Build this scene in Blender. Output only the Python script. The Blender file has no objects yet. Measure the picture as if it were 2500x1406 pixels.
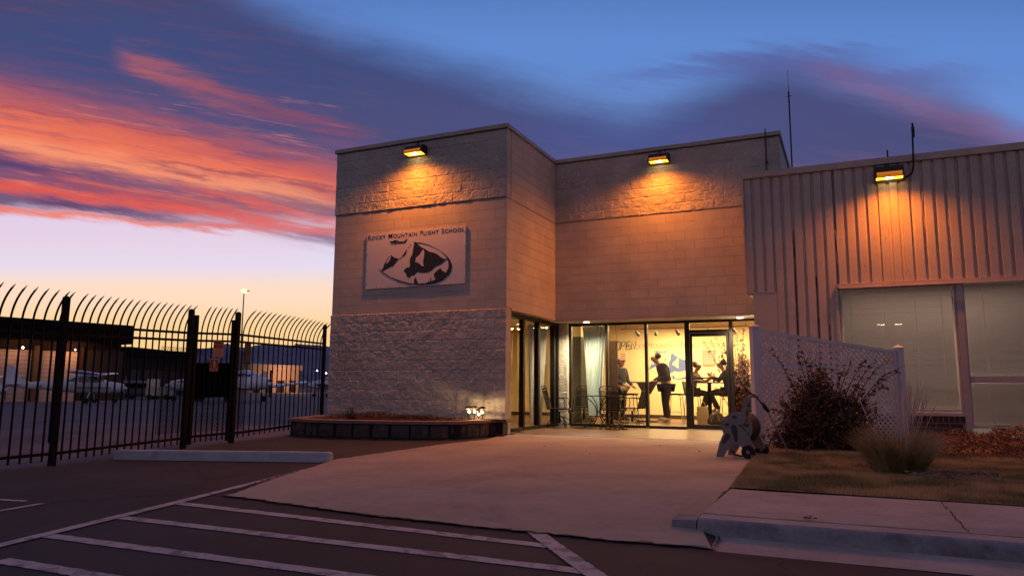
import bpy, bmesh, math, random
import numpy as np
from mathutils import Vector, Matrix
random.seed(7)
RNG = np.random.default_rng(11)
PI = math.pi
sc = bpy.context.scene
C = sc.collection

# ------------------------------------------------------------------ camera
F, CX, CY = 1768.4, 1250.0, 703.0
YAW, PIT, ROLL = -0.4346666, 0.1343513, 0.0069771
H = 0.93
_f = np.array([math.sin(YAW)*math.cos(PIT), math.cos(YAW)*math.cos(PIT), math.sin(PIT)])
_r0 = np.array([math.cos(YAW), -math.sin(YAW), 0.0])
_u0 = np.cross(_r0, _f)
_r = math.cos(ROLL)*_r0 + math.sin(ROLL)*_u0
_u = -math.sin(ROLL)*_r0 + math.cos(ROLL)*_u0
CAM = np.array([0.0, 0.0, H])
cam = bpy.data.cameras.new('camera')
cam.lens = F/2500*36.0; cam.sensor_width = 36; cam.clip_start = 0.05; cam.clip_end = 30000
co = bpy.data.objects.new('camera', cam); C.objects.link(co)
M = Matrix(((_r[0], _u[0], -_f[0], 0), (_r[1], _u[1], -_f[1], 0), (_r[2], _u[2], -_f[2], H), (0, 0, 0, 1)))
co.matrix_world = M
sc.camera = co
sc.view_settings.view_transform = 'Standard'
sc.view_settings.look = 'None'
sc.view_settings.exposure = 0.0
sc.view_settings.gamma = 1.0
try:
    sc.cycles.max_bounces = 8
    sc.cycles.transparent_max_bounces = 16
    sc.cycles.sample_clamp_indirect = 4.0
except Exception: pass

def ray(x, y): return _f + _r*(x-CX)/F - _u*(y-CY)/F
def on_y(x, y, Y): d = ray(x, y); return Vector(CAM + d*Y/d[1])
def at(x, y, D):                      # point at camera distance D along a photo direction
    return Vector(CAM + ray(x, y)*D)
def sst(a, b, t):
    t = min(1, max(0, (t-a)/(b-a))); return t*t*(3-2*t)
def gh(X, Y):                         # height of the paved ground
    w = sst(-6.5, -2.5, X)
    t1 = sst(4.7, 6.6, Y); t2 = sst(6.0, 11.0, Y)
    z = -0.12*(1-(t1*w+t2*(1-w)))
    k = sst(-0.98, -0.84, X); return z*(1-k)-0.12*k
def gp(x, y):
    z = 0
    for _ in range(25):
        d = ray(x, y); t = (z-H)/d[2]; P = CAM + d*t; z = 0.5*z+0.5*gh(P[0], P[1])
    return Vector((P[0], P[1], z))

# ------------------------------------------------------------------ sky (world)
class N:
    nt = None
    def __init__(s, sock): s.k = sock
    @staticmethod
    def m(op, *a):
        n = N.nt.nodes.new('ShaderNodeMath'); n.operation = op
        for i, v in enumerate(a):
            if isinstance(v, N): N.nt.links.new(v.k, n.inputs[i])
            else: n.inputs[i].default_value = v
        return N(n.outputs[0])
    def __add__(s, o): return N.m('ADD', s, o)
    __radd__ = __add__
    def __sub__(s, o): return N.m('SUBTRACT', s, o)
    def __rsub__(s, o): return N.m('SUBTRACT', o, s)
    def __mul__(s, o): return N.m('MULTIPLY', s, o)
    __rmul__ = __mul__
    def __truediv__(s, o): return N.m('DIVIDE', s, o)
def smooth(x, a, b):
    n = N.nt.nodes.new('ShaderNodeMapRange'); n.interpolation_type = 'SMOOTHSTEP'
    N.nt.links.new(x.k, n.inputs[0]); n.inputs[1].default_value = a; n.inputs[2].default_value = b
    return N(n.outputs[0])
def gauss(x, w):
    t = x*(1.0/w); return N.m('POWER', 2.71828, (t*t)*-1.0)
def vec(x, y, z=0.0):
    n = N.nt.nodes.new('ShaderNodeCombineXYZ')
    for i, v in enumerate((x, y, z)):
        if isinstance(v, N): N.nt.links.new(v.k, n.inputs[i])
        else: n.inputs[i].default_value = v
    return n.outputs[0]
def noise(v, scale, detail=4, rough=0.55, dist=0.0):
    n = N.nt.nodes.new('ShaderNodeTexNoise'); N.nt.links.new(v, n.inputs['Vector'])
    n.inputs['Scale'].default_value = scale; n.inputs['Detail'].default_value = detail
    n.inputs['Roughness'].default_value = rough; n.inputs['Distortion'].default_value = dist
    return N(n.outputs['Fac'])
def mixc(fac, a, b):
    n = N.nt.nodes.new('ShaderNodeMix'); n.data_type = 'RGBA'
    if isinstance(fac, N): N.nt.links.new(fac.k, n.inputs[0])
    else: n.inputs[0].default_value = fac
    for i, v in ((6, a), (7, b)):
        if isinstance(v, (tuple, list)): n.inputs[i].default_value = (*v, 1) if len(v) == 3 else v
        else: N.nt.links.new(v, n.inputs[i])
    return n.outputs[2]
def L(r, g, b):                       # 8-bit display colour to linear
    return tuple(((c/255+0.055)/1.055)**2.4 if c > 10 else c/255/12.92 for c in (r, g, b))

world = bpy.data.worlds.new('World'); sc.world = world; world.use_nodes = True
nt = world.node_tree; N.nt = nt
for n in list(nt.nodes): nt.nodes.remove(n)
tc = nt.nodes.new('ShaderNodeTexCoord')
sep = nt.nodes.new('ShaderNodeSeparateXYZ'); nt.links.new(tc.outputs['Generated'], sep.inputs[0])
dx, dy, dz = N(sep.outputs[0]), N(sep.outputs[1]), N(sep.outputs[2])
# azimuth plane: the sky over the western horizon, direction W
fw = dx*math.sin(YAW) + dy*math.cos(YAW)
fr = dx*math.cos(YAW) - dy*math.sin(YAW)
fwc = N.m('MAXIMUM', fw, 0.12)
u = fr/fwc; v = dz/fwc
front = smooth(fw, 0.1, 0.45)
def ramp(x, stops):
    n = nt.nodes.new('ShaderNodeValToRGB'); nt.links.new(x.k, n.inputs[0])
    cr = n.color_ramp; cr.interpolation = 'EASE'
    while len(cr.elements) < len(stops): cr.elements.new(0.5)
    for e, (p, c) in zip(cr.elements, stops): e.position = p; e.color = (*c, 1)
    return n.outputs[0]
clear = ramp(v*1.25, [(0.0, L(255, 196, 104)), (0.085, L(255, 212, 152)), (0.16, L(255, 222, 196)), (0.215, L(228, 224, 246)),
                      (0.28, L(226, 210, 236)), (0.34, L(170, 184, 230)), (0.45, L(112, 150, 214)), (0.6, L(98, 138, 208)), (0.75, L(86, 122, 190)), (1.0, L(62, 84, 140))])
# warm glow fades to the right along the horizon
rightcool = smooth(u, 0.0, 0.75)
clear = mixc(rightcool*smooth(v, 0.5, 0.2), clear, L(96, 128, 200))
# domain distortion
d1 = noise(vec(u*2.2, v*6.0), 1.6, 5, 0.6) - 0.5
vs = v + u*0.165
d2 = noise(vec(u*3.2, vs*24.0), 1.3, 6, 0.66) - 0.5
d3 = noise(vec(u*13.0+v*14.0, vs*80.0), 1.0, 5, 0.65) - 0.5
vv = v + d1*0.05 + d2*0.045 + d3*0.012
# big dark bank: under line from (u=-.515,v=.60) to (u=.26,v=.40) to (.73,.33)
upper = N.m('SUBTRACT', 0.468, u*0.235) + smooth(u, -0.2, -0.75)*0.10
upper = upper - smooth(u, -0.25, 0.2)*0.02 + smooth(u, 0.14, 0.42)*0.135 - smooth(u, 0.62, 0.76)*0.05
bank = smooth(upper - vv, -0.03, 0.075)
low = 0.218 + u*-0.03 + d1*0.05
lowm = smooth(v - low + d2*0.028 + d3*0.01, -0.006, 0.014)
bank = bank*lowm
col = mixc(bank*0.96, clear, ramp(v*1.25 + d2*0.25, [(0.25, L(116, 90, 118)), (0.35, L(94, 80, 118)), (0.45, L(74, 74, 118)), (0.6, L(64, 73, 120)), (0.72, L(70, 70, 110)), (1.0, L(66, 64, 104))]))
# blue lighter fade towards the middle-right of the bank
bluewin = gauss(u-0.16, 0.16)*gauss(vv-0.36, 0.05)
col = mixc(bluewin*0.35*bank, col, L(72, 98, 168))
LEFT = smooth(u, -0.16, -0.34)
def band(a, b, w0, w1, c, amt, u0, u1, dd=1.0, col=None, f0=0.06, f1=0.06):
    ctr = u*b + a
    x = v + (d2*0.05 + d3*0.03)*dd - ctr
    wd = smooth(u, -0.75, -0.25)*(w1-w0) + w0
    t = x/wd
    g = N.m('POWER', 2.71828, (t*t)*-1.0)
    msk = smooth(u, u0-f0, u0+f0)*smooth(u, u1+f1, u1-f1)
    return mixc(g*msk*amt, col, c)
OR = L(240, 120, 90); OR2 = L(252, 154, 114); PU = L(84, 64, 112); PK = L(184, 100, 104)
# px line helper: (x,y)->(x2,y2)
def pxband(x0, y0, x1, y1, w0, w1, c, amt, xa, xb, dd=1.0, f0=0.05, f1=0.08):
    global col
    def uvp(x, y):
        d = ray(x, y); fwv = d[0]*math.sin(YAW)+d[1]*math.cos(YAW)
        return (d[0]*math.cos(YAW)-d[1]*math.sin(YAW))/fwv, d[2]/fwv
    ua, va = uvp(x0, y0); ub, vb = uvp(x1, y1)
    b = (vb-va)/(ub-ua); a = va-b*ua
    col = band(a, b, w0/F, w1/F, c, amt, (xa-CX)/F, (xb-CX)/F, dd, col, f0, f1)
def setup_streaks():
    pxband(0, 290, 820, 440, 92, 50, L(216, 100, 86), 0.9, -900, 860, 1.2)
    pxband(0, 318, 820, 468, 48, 22, OR, 0.95, -900, 860, 1.0)
    pxband(0, 345, 820, 500, 22, 16, OR2, 0.8, -900, 830, 0.8)
    pxband(250, 120, 560, 245, 30, 26, PK, 0.75, 250, 520, 1.5, 0.03, 0.06)
    pxband(330, 170, 900, 330, 34, 20, L(150, 80, 100), 0.6, 380, 860, 1.6, 0.05, 0.06)
    pxband(400, 400, 820, 470, 6, 8, L(120, 72, 100), 0.6, 330, 900, 1.3)
    pxband(0, 262, 500, 345, 7, 6, L(150, 76, 96), 0.6, -900, 560, 1.6)
    pxband(500, 470, 850, 545, 16, 12, L(228, 100, 88), 0.8, 430, 900, 1.0)
    pxband(0, 395, 820, 585, 20, 26, PU, 0.95, -900, 900, 0.9)
    pxband(120, 425, 500, 500, 10, 16, OR, 0.55, 100, 700, 0.8)
    pxband(0, 450, 700, 552, 22, 13, L(226, 92, 80), 0.95, -900, 800, 0.9)
    pxband(150, 500, 520, 552, 12, 7, PU, 0.85, 40, 520, 0.8)
    pxband(0, 512, 560, 560, 10, 6, L(240, 118, 92), 0.9, -900, 600, 0.7)
    pxband(500, 556, 850, 560, 9, 9, L(214, 96, 92), 0.85, 440, 960, 0.7)
    pxband(700, 330, 900, 360, 14, 10, L(132, 84, 122), 0.5, 740, 900, 1.4)
    pxband(2060, 190, 2500, 340, 52, 40, L(140, 98, 134), 0.5, 2010, 3200, 1.5, 0.05, 0.1)
    pxband(1880, 170, 2300, 190, 60, 34, L(96, 84, 138), 0.5, 1800, 2400, 1.6, 0.08, 0.1)
    pxband(1500, 190, 1900, 150, 40, 30, L(84, 96, 158), 0.5, 1500, 2200, 1.8, 0.1, 0.1)
setup_streaks()
strk = smooth(noise(vec(u*4.0, vs*58.0), 1.6, 5, 0.7), 0.50, 0.66)*bank*LEFT
col = mixc(strk*0.34, col, L(112, 72, 110))
str2 = smooth(noise(vec(u*5.0+7.0, vs*70.0), 1.6, 5, 0.7), 0.54, 0.70)*bank*LEFT*smooth(v, 0.44, 0.38)
col = mixc(str2*0.35, col, L(252, 150, 112))
# soft pink veil low on the left
col = mixc(gauss(v-0.19, 0.035)*LEFT*0.35, col, L(238, 196, 208))
fine = noise(vec(u*9, v*30), 1.0, 5, 0.6)
# rest of the dome (overhead and behind): dusk gradient
rear = ramp(dz, [(0.0, L(139, 127, 138)), (0.15, L(144, 132, 143)), (0.4, L(123, 117, 136)), (0.75, L(98, 100, 128)), (1.0, L(91, 94, 124))])
col = mixc(front, rear, col)
gnd = smooth(dz, -0.02, 0.0)
col = mixc(gnd, L(52, 42, 52), col)
bg = nt.nodes.new('ShaderNodeBackground'); nt.links.new(col, bg.inputs[0]); bg.inputs[1].default_value = 1.0
wo = nt.nodes.new('ShaderNodeOutputWorld'); nt.links.new(bg.outputs[0], wo.inputs[0])

# ------------------------------------------------------------------ materials
def newmat(name):
    m = bpy.data.materials.new(name); m.use_nodes = True
    for n in list(m.node_tree.nodes): m.node_tree.nodes.remove(n)
    return m
def link(m, a, b): m.node_tree.links.new(a, b)
def nd(m, t, **kw):
    n = m.node_tree.nodes.new(t)
    for k, v in kw.items(): setattr(n, k, v)
    return n
def princ(m, rough=0.8, metal=0.0, spec=0.4):
    b = nd(m, 'ShaderNodeBsdfPrincipled'); o = nd(m, 'ShaderNodeOutputMaterial'); link(m, b.outputs[0], o.inputs[0])
    b.inputs['Roughness'].default_value = rough; b.inputs['Metallic'].default_value = metal
    b.inputs['Specular IOR Level'].default_value = spec
    return b
def mat(name, c, rough=0.8, metal=0.0, var=0.15, scale=6.0, bump=0.0, bscale=40.0, spec=0.4, dirt=None, coord='Object', detail=6):
    """base colour with large and fine procedural variation and an optional bump"""
    m = newmat(name); b = princ(m, rough, metal, spec); N.nt = m.node_tree
    t = nd(m, 'ShaderNodeTexCoord'); v_ = t.outputs[coord]
    n1 = noise(v_, scale, detail, 0.6); n2 = noise(v_, scale*9, 3, 0.6)
    f = smooth(n1*0.7+n2*0.3, 0.3, 0.7)
    lo = tuple(x*(1-var) for x in c); hi = tuple(min(1, x*(1+var)) for x in c)
    cc = mixc(f, lo, hi)
    if dirt:
        dn = noise(v_, scale*0.45, 8, 0.7, 0.4); cc = mixc(smooth(dn, dirt[1], dirt[1]+0.12)*dirt[2], cc, dirt[0])
    link(m, cc, b.inputs['Base Color'])
    r = noise(v_, scale*3, 4, 0.6)*0.2 + (rough-0.1); link(m, r.k, b.inputs['Roughness'])
    if bump:
        bn = nd(m, 'ShaderNodeBump'); bn.inputs['Strength'].default_value = 1.0; bn.inputs['Distance'].default_value = bump
        h = noise(v_, bscale, 6, 0.65); link(m, h.k, bn.inputs['Height']); link(m, bn.outputs[0], b.inputs['Normal'])
    return m
def emis(name, c, s):
    m = newmat(name); e = nd(m, 'ShaderNodeEmission'); e.inputs[0].default_value = (*c, 1); e.inputs[1].default_value = s
    o = nd(m, 'ShaderNodeOutputMaterial'); link(m, e.outputs[0], o.inputs[0]); return m
def glass(name, tint=(0.92, 0.95, 0.93), ior=1.5, rough=0.01, boost=1.0):
    m = newmat(name); t = nd(m, 'ShaderNodeBsdfTransparent'); t.inputs[0].default_value = (*tint, 1)
    g = nd(m, 'ShaderNodeBsdfGlossy'); g.inputs['Roughness'].default_value = rough
    lw = nd(m, 'ShaderNodeLayerWeight'); lw.inputs[0].default_value = 0.5
    N.nt = m.node_tree; fc = N(lw.outputs['Facing']); f = N.m('MINIMUM', (N.m('POWER', fc, 5.0)*0.9+0.035)*boost, 1.0)
    mx = nd(m, 'ShaderNodeMixShader'); link(m, f.k, mx.inputs[0]); link(m, t.outputs[0], mx.inputs[1]); link(m, g.outputs[0], mx.inputs[2])
    o = nd(m, 'ShaderNodeOutputMaterial'); link(m, mx.outputs[0], o.inputs[0]); return m

def block_mat(name, c, split=True, joint=0.6, c2=None, bw=0.4064, bh=0.2032, zoff=0.0, rough=0.85, bumpd=None, facets=0.0):
    """painted concrete block: running-bond joints in relief, split faces rough"""
    m = newmat(name); b = princ(m, rough, 0, 0.35); N.nt = m.node_tree
    t = nd(m, 'ShaderNodeTexCoord'); s = nd(m, 'ShaderNodeSeparateXYZ'); link(m, t.outputs['Object'], s.inputs[0])
    hx = N(s.outputs[0]) + N(s.outputs[1]); hz = N(s.outputs[2]) + zoff
    bt = nd(m, 'ShaderNodeTexBrick'); link(m, vec(hx, hz), bt.inputs['Vector'])
    bt.inputs['Scale'].default_value = 1.0; bt.inputs['Brick Width'].default_value = bw; bt.inputs['Row Height'].default_value = bh
    bt.inputs['Mortar Size'].default_value = 0.0045; bt.inputs['Mortar Smooth'].default_value = 0.35
    bt.inputs['Color1'].default_value = (0.42, 0.42, 0.42, 1); bt.inputs['Color2'].default_value = (0.58, 0.58, 0.58, 1); bt.inputs['Mortar'].default_value = (0.5, 0.5, 0.5, 1)
    o3 = t.outputs['Object']
    n1 = noise(o3, 1.3, 6, 0.65); n2 = noise(o3, 30, 4, 0.6)
    cc = mixc(smooth(n1, 0.3, 0.7), tuple(x*0.88 for x in c), tuple(min(1, x*1.08) for x in c))
    k = nd(m, 'ShaderNodeMix', data_type='RGBA', blend_type='SOFT_LIGHT'); k.inputs[0].default_value = 0.35
    link(m, cc, k.inputs[6]); link(m, bt.outputs['Color'], k.inputs[7]); cc = k.outputs[2]
    if split:
        sp = smooth(noise(o3, 13, 5, 0.7, 0.5), 0.52, 0.60)*smooth(noise(o3, 3.2, 3, 0.6), 0.45, 0.6)
        cc = mixc(sp*0.6, cc, tuple(min(1, x*1.5) for x in c))  # pale flecks: sky light caught by split facets, put into the colour
    cc = cc if split else mixc(N(bt.outputs['Fac'])*0.25, cc, tuple(x*0.75 for x in c))
    # faint vertical run-off stains
    st = noise(vec(hx*9.0, hz*0.5), 1.0, 5, 0.7); cc = mixc(smooth(st, 0.58, 0.75)*0.18, cc, tuple(x*0.6 for x in c))
    link(m, cc, b.inputs['Base Color'])
    inv = N.m('SUBTRACT', 1.0, N(bt.outputs['Fac']))
    if split:
        vo = nd(m, 'ShaderNodeTexVoronoi'); link(m, o3, vo.inputs['Vector']); vo.inputs['Scale'].default_value = 26
        h = noise(o3, 34, 6, 0.65, 0.6)*0.016 + N(vo.outputs['Distance'])*0.006
    else:
        h = inv*0.008 + noise(o3, 160, 4, 0.6)*0.0012 + noise(o3, 9, 3, 0.6)*0.0015
    bn = nd(m, 'ShaderNodeBump'); bn.inputs['Strength'].default_value = 1.0; bn.inputs['Distance'].default_value = bumpd or 1.0
    link(m, h.k, bn.inputs['Height']); link(m, bn.outputs[0], b.inputs['Normal'])
    return m

WALLC = (0.39, 0.355, 0.345)
M_ = {}
M_['split'] = block_mat('painted_split_face_block', WALLC, True)
M_['block'] = block_mat('painted_smooth_block', (0.42, 0.365, 0.34), False)
M_['column'] = block_mat('bare_split_face_block', (0.55, 0.48, 0.38), True)
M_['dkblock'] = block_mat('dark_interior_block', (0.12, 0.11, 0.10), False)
M_['cap'] = mat('cap_metal', (0.33, 0.29, 0.28), 0.55, 0.2, 0.15, 3)
M_['metal'] = mat('painted_ribbed_steel', (0.40, 0.32, 0.30), 0.42, 0.0, 0.10, 1.2, 0.0, spec=0.5, dirt=((0.22, 0.15, 0.13), 0.60, 0.35))
M_['trim'] = mat('painted_trim', (0.42, 0.33, 0.30), 0.45, 0.0, 0.12, 4)
M_['frame'] = mat('dark_bronze_aluminium', (0.022, 0.016, 0.014), 0.38, 0.5, 0.2, 12)
M_['wframe'] = mat('painted_window_frame', (0.36, 0.30, 0.31), 0.5, 0.0, 0.1, 8)
M_['glass'] = glass('clear_glass', (0.93, 0.93, 0.88))
M_['glass2'] = glass('office_glass', (0.90, 0.87, 0.84), boost=1.0)
M_['cream'] = mat('cream_wall_paint', (0.72, 0.58, 0.34), 0.8, 0, 0.04, 2)
M_['ceil'] = mat('ceiling_paint', (0.66, 0.52, 0.32), 0.85, 0, 0.04, 2)
M_['floor'] = mat('brown_floor', (0.16, 0.085, 0.05), 0.35, 0, 0.25, 5, spec=0.5)
M_['bb'] = mat('baseboard', (0.05, 0.025, 0.02), 0.6)
M_['black'] = mat('black_steel', (0.010, 0.007, 0.007), 0.45, 0.3, 0.3, 20, spec=0.4)
M_['fence'] = mat('black_fence_paint', (0.007, 0.006, 0.007), 0.75, 0.0, 0.35, 15, spec=0.12)
M_['signw'] = mat('white_sign_panel', (0.52, 0.47, 0.52), 0.4, 0, 0.05, 3)
M_['ink'] = mat('black_vinyl', (0.012, 0.008, 0.012), 0.4, 0, 0.1, 10)
M_['concrete'] = mat('concrete', (0.325, 0.265, 0.225), 0.85, 0, 0.16, 1.1, 0.004, 60, dirt=((0.20, 0.15, 0.14), 0.53, 0.55), detail=9)
M_['kerbface'] = mat('dark_kerb_face', (0.21, 0.19, 0.22), 0.85, 0, 0.3, 3.5, 0.006, 50, dirt=((0.08, 0.07, 0.085), 0.5, 0.6), detail=9)  # kerb face toned darker and bluer than the kerb top
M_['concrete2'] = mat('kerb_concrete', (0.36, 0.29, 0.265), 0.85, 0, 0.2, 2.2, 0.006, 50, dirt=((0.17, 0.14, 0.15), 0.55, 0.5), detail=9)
M_['paint'] = mat('road_paint', (0.40, 0.355, 0.37), 0.75, 0, 0.2, 14, 0.003, 120, dirt=((0.07, 0.055, 0.065), 0.50, 0.7))
M_['stopm'] = mat('wheel_stop_concrete', (0.34, 0.33, 0.38), 0.8, 0, 0.15, 6, 0.004, 60, dirt=((0.18, 0.17, 0.2), 0.58, 0.5))
M_['white'] = mat('white_vinyl', (0.50, 0.46, 0.53), 0.45, 0, 0.06, 5)
M_['stone'] = mat('planter_stone', (0.065, 0.045, 0.048), 0.85, 0, 0.4, 7, 0.02, 22)
M_['stonecap'] = mat('planter_cap', (0.20, 0.12, 0.11), 0.8, 0, 0.2, 9, 0.006, 40)
M_['soil'] = mat('soil', (0.06, 0.03, 0.025), 0.95, 0, 0.4, 14, 0.02, 40)
M_['brick'] = mat('dark_brick', (0.06, 0.022, 0.02), 0.85, 0, 0.3, 20)
M_['mortar'] = mat('mortar', (0.25, 0.18, 0.18), 0.9)
M_['skin'] = mat('skin', (0.36, 0.18, 0.115), 0.6, 0, 0.06, 10)
M_['plane'] = mat('white_aircraft_paint', (0.62, 0.60, 0.68), 0.25, 0, 0.05, 2, spec=0.6)
M_['planeg'] = mat('aircraft_window', (0.03, 0.03, 0.04), 0.08, 0, 0.1, 4, spec=0.8)
M_['tyre'] = mat('tyre_rubber', (0.012, 0.010, 0.012), 0.8)
M_['chrome'] = mat('chrome', (0.6, 0.58, 0.55), 0.15, 1.0, 0.05)
M_['reel'] = mat('grey_plastic', (0.18, 0.155, 0.165), 0.45, 0, 0.1, 6)
M_['hose'] = mat('hose', (0.05, 0.03, 0.025), 0.5)

def asphalt_mat(name, c, crack=True, speck=0.5):
    m = newmat(name); b = princ(m, 0.82, 0, 0.35); N.nt = m.node_tree
    t = nd(m, 'ShaderNodeTexCoord'); o3 = t.outputs['Object']
    n1 = noise(o3, 0.55, 7, 0.65); n2 = noise(o3, 220, 2, 0.5); n4 = noise(o3, 3.2, 6, 0.7)
    cc = mixc(smooth(n1, 0.35, 0.68), tuple(x*0.75 for x in c), tuple(x*1.25 for x in c))
    cc = mixc(smooth(n4, 0.52, 0.72)*0.5, cc, tuple(x*0.55 for x in c))
    cc = mixc(smooth(noise(o3, 0.9, 9, 0.75, 1.2), 0.55, 0.62)*0.45, cc, tuple(x*1.7 for x in c))
    cc = mixc(smooth(n2, 0.6, 0.8)*speck, cc, tuple(min(1, x*3.2) for x in c))
    if crack:
        vo = nd(m, 'ShaderNodeTexVoronoi', feature='DISTANCE_TO_EDGE'); vo.inputs['Scale'].default_value = 0.42
        dis = noise(o3, 2.3, 5, 0.6)
        va = nd(m, 'ShaderNodeVectorMath', operation='ADD'); link(m, o3, va.inputs[0]); link(m, vec(dis*0.5, dis*0.4, 0.0), va.inputs[1])
        link(m, va.outputs[0], vo.inputs['Vector'])
        cr = smooth(N(vo.outputs['Distance']), 0.008, 0.002)*smooth(noise(o3, 0.35, 2, 0.5), 0.47, 0.55)
        cc = mixc(cr*0.8, cc, tuple(x*0.3 for x in c))
    link(m, cc, b.inputs['Base Color'])
    bn = nd(m, 'ShaderNodeBump'); bn.inputs['Distance'].default_value = 0.006; h = noise(o3, 130, 4, 0.7)
    link(m, h.k, bn.inputs['Height']); link(m, bn.outputs[0], b.inputs['Normal'])
    return m
M_['asphalt'] = asphalt_mat('asphalt', (0.030, 0.028, 0.035))
M_['apron'] = asphalt_mat('apron_asphalt', (0.115, 0.088, 0.105), True, 0.2)
M_['lawn'] = mat('lawn_soil', (0.20, 0.13, 0.07), 0.95, 0, 0.35, 5, 0.01, 60)

# ------------------------------------------------------------------ mesh helpers
class MB:
    def __init__(s): s.v = []; s.f = []
    def add(s, vs, fs):
        o = len(s.v); s.v += [tuple(p) for p in vs]; s.f += [tuple(i+o for i in q) for q in fs]; return s
    def box(s, x0, x1, y0, y1, z0, z1, M=None):
        vs = [Vector(p) for p in ((x0,y0,z0),(x1,y0,z0),(x1,y1,z0),(x0,y1,z0),(x0,y0,z1),(x1,y0,z1),(x1,y1,z1),(x0,y1,z1))]
        if M is not None: vs = [M @ p for p in vs]
        return s.add(vs, [(0,3,2,1),(4,5,6,7),(0,1,5,4),(1,2,6,5),(2,3,7,6),(3,0,4,7)])
    def bar(s, a, b, w, h=None, up=(0,0,1)):
        a = Vector(a); b = Vector(b); h = h or w; d = (b-a).normalized(); upv = Vector(up)
        if abs(d.dot(upv)) > 0.98: upv = Vector((1,0,0)) if abs(d.x) < 0.9 else Vector((0,1,0))
        sx = d.cross(upv).normalized(); sy = sx.cross(d).normalized()
        vs = []
        for p in (a, b):
            for i, j in ((-1,-1),(1,-1),(1,1),(-1,1)): vs.append(p+sx*(i*w/2)+sy*(j*h/2))
        return s.add(vs, [(0,1,2,3)[::-1],(4,5,6,7),(0,1,5,4),(1,2,6,5),(2,3,7,6),(3,0,4,7)])
    def tube(s, pts, r, n=8, close=False):
        pts = [Vector(p) for p in pts]; m = len(pts); rs = r if isinstance(r, (list, tuple)) else [r]*m
        rings = []; prev = None
        for i, p in enumerate(pts):
            if close: d = pts[(i+1) % m]-pts[i-1]
            else: d = pts[min(i+1, m-1)]-pts[max(i-1, 0)]
            d.normalize()
            if prev is None:
                a = Vector((0,0,1)) if abs(d.z) < 0.9 else Vector((1,0,0)); sx = d.cross(a).normalized()
            else: sx = (prev - d*prev.dot(d)).normalized()
            prev = sx; sy = d.cross(sx)
            rings.append([p+(sx*math.cos(2*PI*k/n)+sy*math.sin(2*PI*k/n))*rs[i] for k in range(n)])
        vs = [q for ring in rings for q in ring]; fs = []
        rng = range(m) if close else range(m-1)
        for i in rng:
            j = (i+1) % m
            for k in range(n): fs.append((i*n+k, i*n+(k+1) % n, j*n+(k+1) % n, j*n+k))
        if not close: fs += [tuple(range(n))[::-1], tuple((m-1)*n+k for k in range(n))]
        return s.add(vs, fs)
    def cyl(s, a, b, r, n=16, r2=None): return s.tube([a, b], [r, r if r2 is None else r2], n)
    def prism(s, poly, fn, t):        # poly 2D -> fn(u,v,depth)
        n = len(poly); vs = [fn(x, y, 0) for x, y in poly]+[fn(x, y, t) for x, y in poly]
        return s.add(vs, [tuple(range(n))[::-1], tuple(range(n, 2*n))]+[(i, (i+1) % n, n+(i+1) % n, n+i) for i in range(n)])
    def lathe(s, prof, c=(0,0,0), n=20):
        vs = []; m = len(prof); c = Vector(c)
        for r, z in prof:
            for k in range(n): vs.append(c+Vector((r*math.cos(2*PI*k/n), r*math.sin(2*PI*k/n), z)))
        fs = [(i*n+k, i*n+(k+1) % n, (i+1)*n+(k+1) % n, (i+1)*n+k) for i in range(m-1) for k in range(n)]
        fs += [tuple(range(n))[::-1], tuple((m-1)*n+k for k in range(n))]
        return s.add(vs, fs)
    def build(s, name, m, parent=None, smooth=False, bevel=0.0, xf=None):
        me = bpy.data.meshes.new(name); vs = s.v if xf is None else [tuple(xf @ Vector(p)) for p in s.v]
        me.from_pydata(vs, [], s.f); me.validate(); me.update()
        bm = bmesh.new(); bm.from_mesh(me); bmesh.ops.recalc_face_normals(bm, faces=bm.faces)
        if bevel: bmesh.ops.bevel(bm, geom=list(bm.edges), offset=bevel, segments=2, affect='EDGES', profile=0.6)
        bm.to_mesh(me); bm.free()
        me.materials.append(M_[m] if isinstance(m, str) else m)
        if smooth:
            for p in me.polygons: p.use_smooth = True
            try: me.set_sharp_from_angle(angle=math.radians(40))
            except Exception: pass
        o = bpy.data.objects.new(name, me); C.objects.link(o)
        if parent is not None: o.parent = parent
        return o
def tag(o, label=None, cat=None, group=None, kind=None):
    if label: o['label'] = label
    if cat: o['category'] = cat
    if group: o['group'] = group
    if kind: o['kind'] = kind
    return o
def thing(name, label, cat, loc=(0,0,0), rz=0.0, group=None):
    o = bpy.data.objects.new(name, None); C.objects.link(o); o.location = loc; o.rotation_euler = (0, 0, rz); o.empty_display_size = 0.2
    return tag(o, label, cat, group)
def copy_tree(o, parent=None):
    c = o.copy(); C.objects.link(c); c.parent = parent
    for ch in list(o.children): copy_tree(ch, c)
    return c
def text_obj(txt, size, m, parent=None, name='lettering', depth=0.003, M=None, small=True, spacing=1.0, width=1.0, off=0.0, align='LEFT', shear=0.0):
    cu = bpy.data.curves.new(name, 'FONT'); cu.body = txt; cu.size = size; cu.extrude = depth; cu.space_character = spacing
    cu.align_x = align; cu.offset = off; cu.shear = shear; cu.small_caps_scale = 0.78
    if small:
        for ch in cu.body_format: ch.use_small_caps = True
    to = bpy.data.objects.new('tmp', cu); C.objects.link(to)
    dg = bpy.context.evaluated_depsgraph_get(); me = bpy.data.meshes.new_from_object(to.evaluated_get(dg))
    C.objects.unlink(to); bpy.data.objects.remove(to)
    me.transform(Matrix.Diagonal((width, 1, 1, 1)))
    if M is not None: me.transform(M)
    me.materials.clear(); me.materials.append(M_[m] if isinstance(m, str) else m)
    me.name = name
    o = bpy.data.objects.new(name, me); C.objects.link(o)
    if parent is not None: o.parent = parent
    return o
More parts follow.
